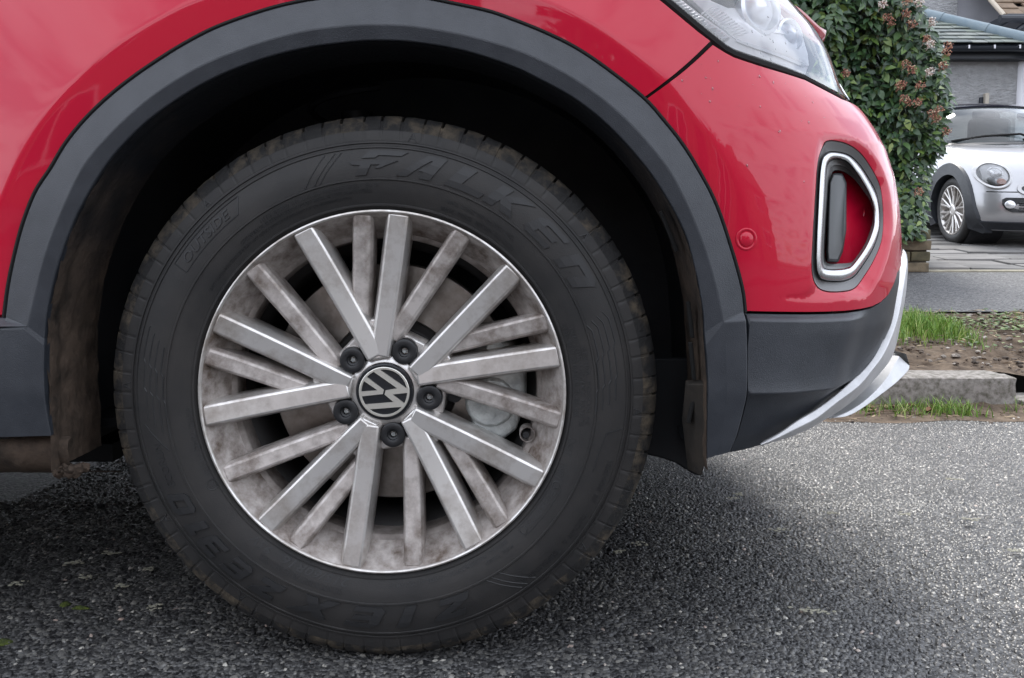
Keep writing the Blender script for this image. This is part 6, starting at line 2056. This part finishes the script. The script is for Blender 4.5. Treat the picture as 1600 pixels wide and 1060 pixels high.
# arch cladding following the body corner
def body_i(f, z):
    s_ = section(z); half = s_[:len(s_) // 2 + 1]
    return float(np.interp(f, [p[0] for p in half], [p[1] for p in half]))
mb = MB()
rws = [[], [], [], []]
for t in np.linspace(R(-26), R(206), 44):
    low = smooth(0.25, -0.3, math.sin(t)) * (1 if math.cos(t) > 0 else 0)
    for j, (r, oo) in enumerate(((0.322, 0.06), (0.322, -0.014), (0.425 + 0.04 * low, -0.022), (0.440 + 0.04 * low, 0.012))):
        f, z = r * math.cos(t), 0.305 + r * math.sin(t)
        z = max(z, 0.13)
        rws[j].append(Q(f, body_i(f, min(0.9, max(0.16, z))) + oo, z))
mb.loft(rws)
mb.build('wheel_arch_cladding', M['cladding'], silver_car, angle=30)
def on_front(i, z, out=0.0):
    """point on the body skin at inner distance i and height z, pushed out along the plan normal"""
    s_ = section(z); half = s_[4:len(s_) // 2 + 1]
    ii = [p[1] for p in half]; ff = [p[0] for p in half]
    f = float(np.interp(i, ii, ff))
    d = (float(np.interp(i + 0.02, ii, ff)) - float(np.interp(i - 0.02, ii, ff))) / 0.04
    n_ = Vector((1.0, -d)); n_.normalize()           # (f, -i)
    return f + n_.x * out, i - (-n_.y) * out if False else i - d / math.hypot(1, d) * out
def OF(i, z, out=0.0):
    f, i2 = on_front(i, z, out)
    return Q(f, i2, z)
# dark lower lip of the bumper
mb = MB()
half_i = np.linspace(0.03, 1.57, 40)
mb.loft([[OF(i, 0.165, -0.01) for i in half_i], [OF(i, 0.17, 0.014) for i in half_i], [OF(i, 0.235, 0.016) for i in half_i], [OF(i, 0.243, -0.004) for i in half_i]])
mb.build('bumper_lip', M['cladding'], silver_car, angle=30)
mb = MB(); mb.tube([OF(i, 0.492, 0.0005) for i in np.linspace(0.05, 1.55, 50)], 0.0045, 6); mb.build('bonnet_seam', M['gap'], silver_car)
# headlamps
M['bowl'] = mat('dark_lamp_bowl', (0.075, 0.08, 0.09), 0.3, 0.3)
for i0 in (0.118, 1.482):
    c = OF(i0, 0.635, 0.0)
    ring = []
    hl = empty('headlight', c, silver_car)
    def oval(rad, out, n=36):
        return [OF(i0 + (0.92 * rad * math.cos(2 * math.pi * k / n)), 0.635 + rad * 0.98 * math.sin(2 * math.pi * k / n), out) for k in range(n)]
    mb = MB(); mb.loft([oval(0.120, -0.004), oval(0.119, 0.014), oval(0.112, 0.020), oval(0.099, 0.016), oval(0.097, 0.0)], close_u=True); mb.build('chrome_ring', M['chrome'] if False else M['silver_trim'], hl, angle=50)
    mb = MB(); a = oval(0.099, 0.0035); mb.loft([oval(0.100, -0.006), a], close_u=True); mb.add(a, [tuple(range(36))]); mb.build('bowl', M['bowl'], hl, angle=40)
    mb = MB(); mb.loft([[OF(i0 + 0.01 + rr * math.cos(2 * math.pi * k / 24), 0.655 + rr * math.sin(2 * math.pi * k / 24), oo) for k in range(24)] for rr, oo in ((0.048, 0.002), (0.047, 0.009), (0.037, 0.010), (0.033, 0.005), (0.002, 0.008))], close_u=True); mb.build('projector', M['chrome'], hl, angle=40)
    mb = MB(); mb.loft([[OF(i0 + 0.03 + rr * 1.2 * math.cos(2 * math.pi * k / 18), 0.578 + rr * math.sin(2 * math.pi * k / 18), oo) for k in range(18)] for rr, oo in ((0.026, 0.002), (0.023, 0.007), (0.002, 0.010))], close_u=True); mb.build('indicator', mat('orange_bulb', (0.55, 0.22, 0.14), 0.3), hl, angle=40)
    mb = MB(); mb.loft([oval(0.100, 0.008), oval(0.085, 0.016), oval(0.05, 0.021), oval(0.002, 0.022)], close_u=True); mb.build('lens', M['lens'], hl, angle=60)
# fog lamp pockets
for i0, sg in ((0.235, 1), (1.365, -1)):
    def fp(di, dz, out): return OF(i0 + sg * di, 0.385 + dz, out)
    sh = [(-0.10, 0.045), (-0.075, 0.062), (0.085, 0.060), (0.095, 0.052), (0.108, -0.055), (0.098, -0.062), (-0.03, -0.060), (-0.075, -0.040), (-0.098, 0.0)]
    mb = MB(); mb.loft([[fp(a, b, -0.02) for a, b in sh], [fp(a, b, 0.012) for a, b in sh], [fp(a * 0.95, b * 0.93, 0.016) for a, b in sh], [fp(a * 0.92, b * 0.88, 0.011) for a, b in sh]], close_u=True)
    o = len(mb.v) - 9; mb.f.append(tuple(o + k for k in range(9))); mb.m.append(0)
    fo = mb.build('fog_lamp_pocket', M['dark_trim'], silver_car, angle=30)
    mb = MB(); mb.loft([[fp(-0.050 + rr * math.cos(2 * math.pi * k / 22), 0.005 + rr * math.sin(2 * math.pi * k / 22), oo) for k in range(22)] for rr, oo in ((0.034, 0.008), (0.034, 0.020), (0.028, 0.025), (0.002, 0.030))], close_u=True); mb.build('fog_lamp', M['lamp_silver'], fo, angle=50)
    for k in range(4):
        mb = MB(); mb.tube([fp(0.01, -0.045 + k * 0.022, 0.006), fp(0.088, -0.045 + k * 0.022, 0.006)], 0.005, 5); mb.build('grille_slat', M['black_gloss'], fo)
# grille with chrome frame
def gp_(a, b, out): return OF(0.80 + a, 0.52 + b, out)
gs = [(0.42 * math.cos(t) * (1 if math.cos(t) > 0 else 1), 0.085 * math.sin(t)) for t in np.linspace(0, 2 * math.pi, 48, endpoint=False)]
gs = [(math.copysign(abs(math.cos(t)) ** 0.7, math.cos(t)) * 0.56, math.copysign(abs(math.sin(t)) ** 0.8, math.sin(t)) * 0.085) for t in np.linspace(0, 2 * math.pi, 48, endpoint=False)]
mb = MB(); mb.loft([[gp_(a, b, -0.003) for a, b in gs], [gp_(a, b, 0.014) for a, b in gs], [gp_(a * 0.95, b * 0.66, 0.012) for a, b in gs], [gp_(a * 0.945, b * 0.62, 0.004) for a, b in gs]], close_u=True)
gr = mb.build('grille_frame', M['silver_trim'], silver_car, angle=40)
mb = MB(); mb.add([gp_(a * 0.945, b * 0.63, 0.005) for a, b in gs], [tuple(range(48))]); mb.build('grille_mesh', M['black_gloss'], gr)
# number plate holder stays blank; lower intake
mb = MB(); sh = [(-0.30, 0.05), (0.30, 0.05), (0.25, -0.055), (-0.25, -0.055)]
mb.loft([[OF(0.8 + a, 0.315 + b, o_) for a, b in sh] for o_ in (-0.01, 0.004)], close_u=True); o = len(mb.v) - 4; mb.f.append((o, o + 1, o + 2, o + 3)); mb.m.append(0)
mb.build('lower_intake', M['dark_trim'], silver_car)
# cowl, windscreen, roof, wipers
def arc(f_c, f_e, z_c, z_e, i_e, n=21):
    out = []
    for t in np.linspace(-1, 1, n):
        k = 1 - abs(t) ** 2.4
        out.append(Q(f_e + (f_c - f_e) * k, W2 + t * (W2 - i_e), z_e + (z_c - z_e) * k))
    return out
cowl = arc(-0.26, -0.58, 0.905, 0.885, 0.075); cowl2 = arc(-0.36, -0.66, 0.925, 0.91, 0.09)
topw = arc(-0.92, -1.12, 1.285, 1.245, 0.235)
mb = MB(); mb.loft([cowl, cowl2]); mb.build('cowl', M['dark_trim'], silver_car, angle=60)
def lerp_row(a, b, t, bulge=0.03): return [p.lerp(q, t) + Vector((0, -bulge * math.sin(math.pi * t), bulge * math.sin(math.pi * t))) for p, q in zip(a, b)]
mb = MB(); mb.loft([lerp_row(cowl2, topw, t) for t in np.linspace(0, 1, 9)]); ws = mb.build('windscreen', M['glass'], silver_car, angle=70)
mb = MB()
mb.loft([[p + Vector((0, 0, -0.004)) for p in topw], [p + Vector((0, -0.012, 0.012)) for p in topw], arc(-1.06, -1.22, 1.325, 1.275, 0.22), arc(-1.45, -1.55, 1.355, 1.29, 0.21), arc(-2.0, -2.05, 1.33, 1.26, 0.22), arc(-2.7, -2.6, 1.05, 1.0, 0.2)])
mb.build('roof', MK, silver_car, angle=50)
for sgn, ie in ((0, 0), (1, 20)):                     # screen pillars
    a, b = cowl2[ie], topw[ie]
    mb = MB(); mb.tube([a + Vector((0, 0, -0.05)), lerp_row(cowl2, topw, 0.5)[ie], b + Vector((0, 0.02, 0.01))], 0.032, 8); mb.build('screen_pillar', MK, silver_car)
mb = MB()                                            # cabin sides and dim interior
mb.loft([[Q(-0.6, i, z) for z in (0.86, 0.92)] + [Q(-1.2, i + (0.12 if i < 0.8 else -0.12), 1.24), Q(-2.5, i, 1.0), Q(-2.5, i, 0.86)] for i in (0.10, 0.11)], close_u=True)
mb.build('side_window', M['black_gloss'], silver_car)
M['seat'] = mat('grey_interior', (0.10, 0.11, 0.115), 0.8)
mb = MB(); mb.box(Q(-1.05, 0.8, 0.88), (1.3, 0.8, 0.05)); mb.build('dashboard', M['seat'], silver_car, bevel=0.02)
for i0 in (0.45, 1.15):
    mb = MB(); mb.box(Q(-1.65, i0, 1.0), (0.44, 0.14, 0.40)); st = mb.build('seat', M['seat'], silver_car, bevel=0.05)
    mb = MB(); mb.box(Q(-1.68, i0, 1.20), (0.24, 0.10, 0.12)); mb.build('headrest', M['seat'], st, bevel=0.03)
mb = MB(); mb.box(Q(-1.08, 0.80, 1.215), (0.24, 0.03, 0.075)); mb.build('mirror', M['dark_trim'], silver_car, bevel=0.015)
for (i0, i1, z0) in ((0.22, 0.80, 0.0), (0.80, 1.36, 0.0)):
    r0 = lerp_row(cowl2, topw, 0.02); r1 = lerp_row(cowl2, topw, 0.13)
    def at(row, i): 
        k = (i - 0.09) / (2 * (W2 - 0.09)) * 20; j = int(min(19, max(0, k))); return row[j].lerp(row[j + 1], k - j)
    mb = MB(); a, b = at(r0, i0) + Vector((0, -0.02, 0.01)), at(r1, i1) + Vector((0, -0.02, 0.012))
    mb.tube([a, a.lerp(b, 0.5) + Vector((0, -0.008, 0.012)), b], [0.010, 0.014, 0.010], 6)
    mb.tube([b + Vector((0, 0, 0.0)), at(r0, min(1.4, i1 + 0.12)) + Vector((0, -0.03, 0.0))], 0.010, 6)
    mb.build('wiper', M['gap'], silver_car)
# rear wheels and floor
mb = MB()
for i0 in (0.02, 1.40):
    mb.prism([Q(-2.4 + 0.3 * math.cos(2 * math.pi * k / 28), i0, 0.305 + 0.3 * math.sin(2 * math.pi * k / 28)) for k in range(28)], Iv * 0.18)
mb.build('rear_wheel', M['rubber'], silver_car)
# ------------------------------------------------------------------ the other side of the street, seen only mirrored in the paint
opp = empty('opposite_pavement', (0, -8.2, -0.02)); tag(opp, kind='structure')
mb = MB(); mb.loft([[Vector((x, y, 0.08)) for x in (-60, 60)] for y in (-7.2, -24.0)]); mb.loft([[Vector((x, -7.2, z)) for x in (-60, 60)] for z in (-0.1, 0.08)])
mb.build('footway', M['pave_asphalt'], opp)
M['opp_brick'] = mat('red_brown_brick', (0.20, 0.11, 0.075), 0.9, col2=(0.27, 0.16, 0.11), noise_scale=4)
M['opp_tile'] = mat('brown_tiles', (0.10, 0.07, 0.055), 0.85, col2=(0.14, 0.095, 0.07), noise_scale=3)
HL = ['red brown brick house across the street, first of the row of four', 'red brown brick house across the street between first house and small tree', 'red brown brick house across the street just past the small tree', 'red brown brick house across the street, last of the row']
TL = ['leafy street tree before the first gap between brick houses', 'smallest leafy street tree, facing the red car', 'tallest leafy street tree, near the end of the brick row']
for k, x in enumerate((-19.5, -6.5, 7.0, 20.5)):
    h = empty('brick_house', (x, -19.50, 0.1))
    tag(h, HL[k], 'house', 'houses across the street')
    mb = MB(); mb.box((x, -23.00, 2.7), (9.6, 7.0, 5.3)); wl = mb.build('wall', M['opp_brick'], h)
    mb = MB(); mb.loft([[Vector((x - 5.1, y, z)), Vector((x + 5.1, y, z))] for y, z in ((-19.10, 5.3), (-23.00, 8.3), (-26.90, 5.3))]); 
    mb.add([Vector((x - 4.8, -19.50, 5.35)), Vector((x - 4.8, -26.50, 5.35)), Vector((x - 4.8, -23, 8.2))], [(0, 1, 2)]); mb.add([Vector((x + 4.8, -19.50, 5.35)), Vector((x + 4.8, -26.50, 5.35)), Vector((x + 4.8, -23, 8.2))], [(0, 1, 2)])
    rf = mb.build('roof', M['opp_tile'], h)
    mb = MB(); mb.box((x + 3.2, -23, 8.7), (0.9, 0.7, 1.8)); mb.build('chimney', M['opp_brick'], rf)
    for wx in (-2.6, 2.6):
        for z0 in (1.6, 4.1):
            mb = MB(); mb.box((x + wx, -19.46, z0), (1.9, 0.10, 1.3)); fr = mb.build('window', M['white_paint'], h)
            mb = MB(); mb.box((x + wx - 0.46, -19.40, z0), (0.80, 0.04, 1.14)); mb.box((x + wx + 0.46, -19.40, z0), (0.80, 0.04, 1.14)); mb.build('pane', M['black_gloss'], fr)
    mb = MB(); mb.box((x, -19.46, 1.15), (0.95, 0.1, 2.05)); mb.build('door', M['dark_trim'], h)
M['opp_leaf'] = island_mat('tree_leaves', [(0.0, (0.02, 0.04, 0.015)), (1.0, (0.05, 0.085, 0.025))], rough=0.6)
for k, (x, y, hgt) in enumerate(((-12.5, -15.5, 6.0), (1.5, -16.5, 4.4), (14.0, -15.8, 6.6))):
    tr = empty('street_tree', (x, y, 0.08)); tag(tr, TL[k], 'tree', 'trees across the street')
    mb = MB(); mb.tube([(x, y, 0), (x + 0.1, y, hgt * 0.3), (x, y + 0.1, hgt * 0.6)], [0.18, 0.13, 0.06], 8); mb.build('trunk', M['twig'], tr)
    mb = MB(); g2 = random.Random(k)
    for j in range(1500):
        v = Vector((g2.gauss(0, 1), g2.gauss(0, 1), g2.gauss(0, 1))).normalized() * (0.55 + 0.45 * g2.random())
        v *= 1 + 0.35 * noise.noise(v * 2.2 + Vector((k, 0, 0)))
        c = Vector((x + v.x * hgt * 0.33, y + v.y * hgt * 0.33, hgt * 0.66 + v.z * hgt * 0.36))
        a = Vector((g2.gauss(0, 1), g2.gauss(0, 1), g2.gauss(0, 1))).normalized(); b = a.orthogonal().normalized(); s_ = 0.16
        mb.add([c + a * s_, c + b * s_ * 0.7, c - a * s_, c - b * s_ * 0.7], [(0, 1, 2, 3)])
    tag(mb.build('crown', M['opp_leaf'], tr, smooth_=False, recalc=False), kind='stuff')
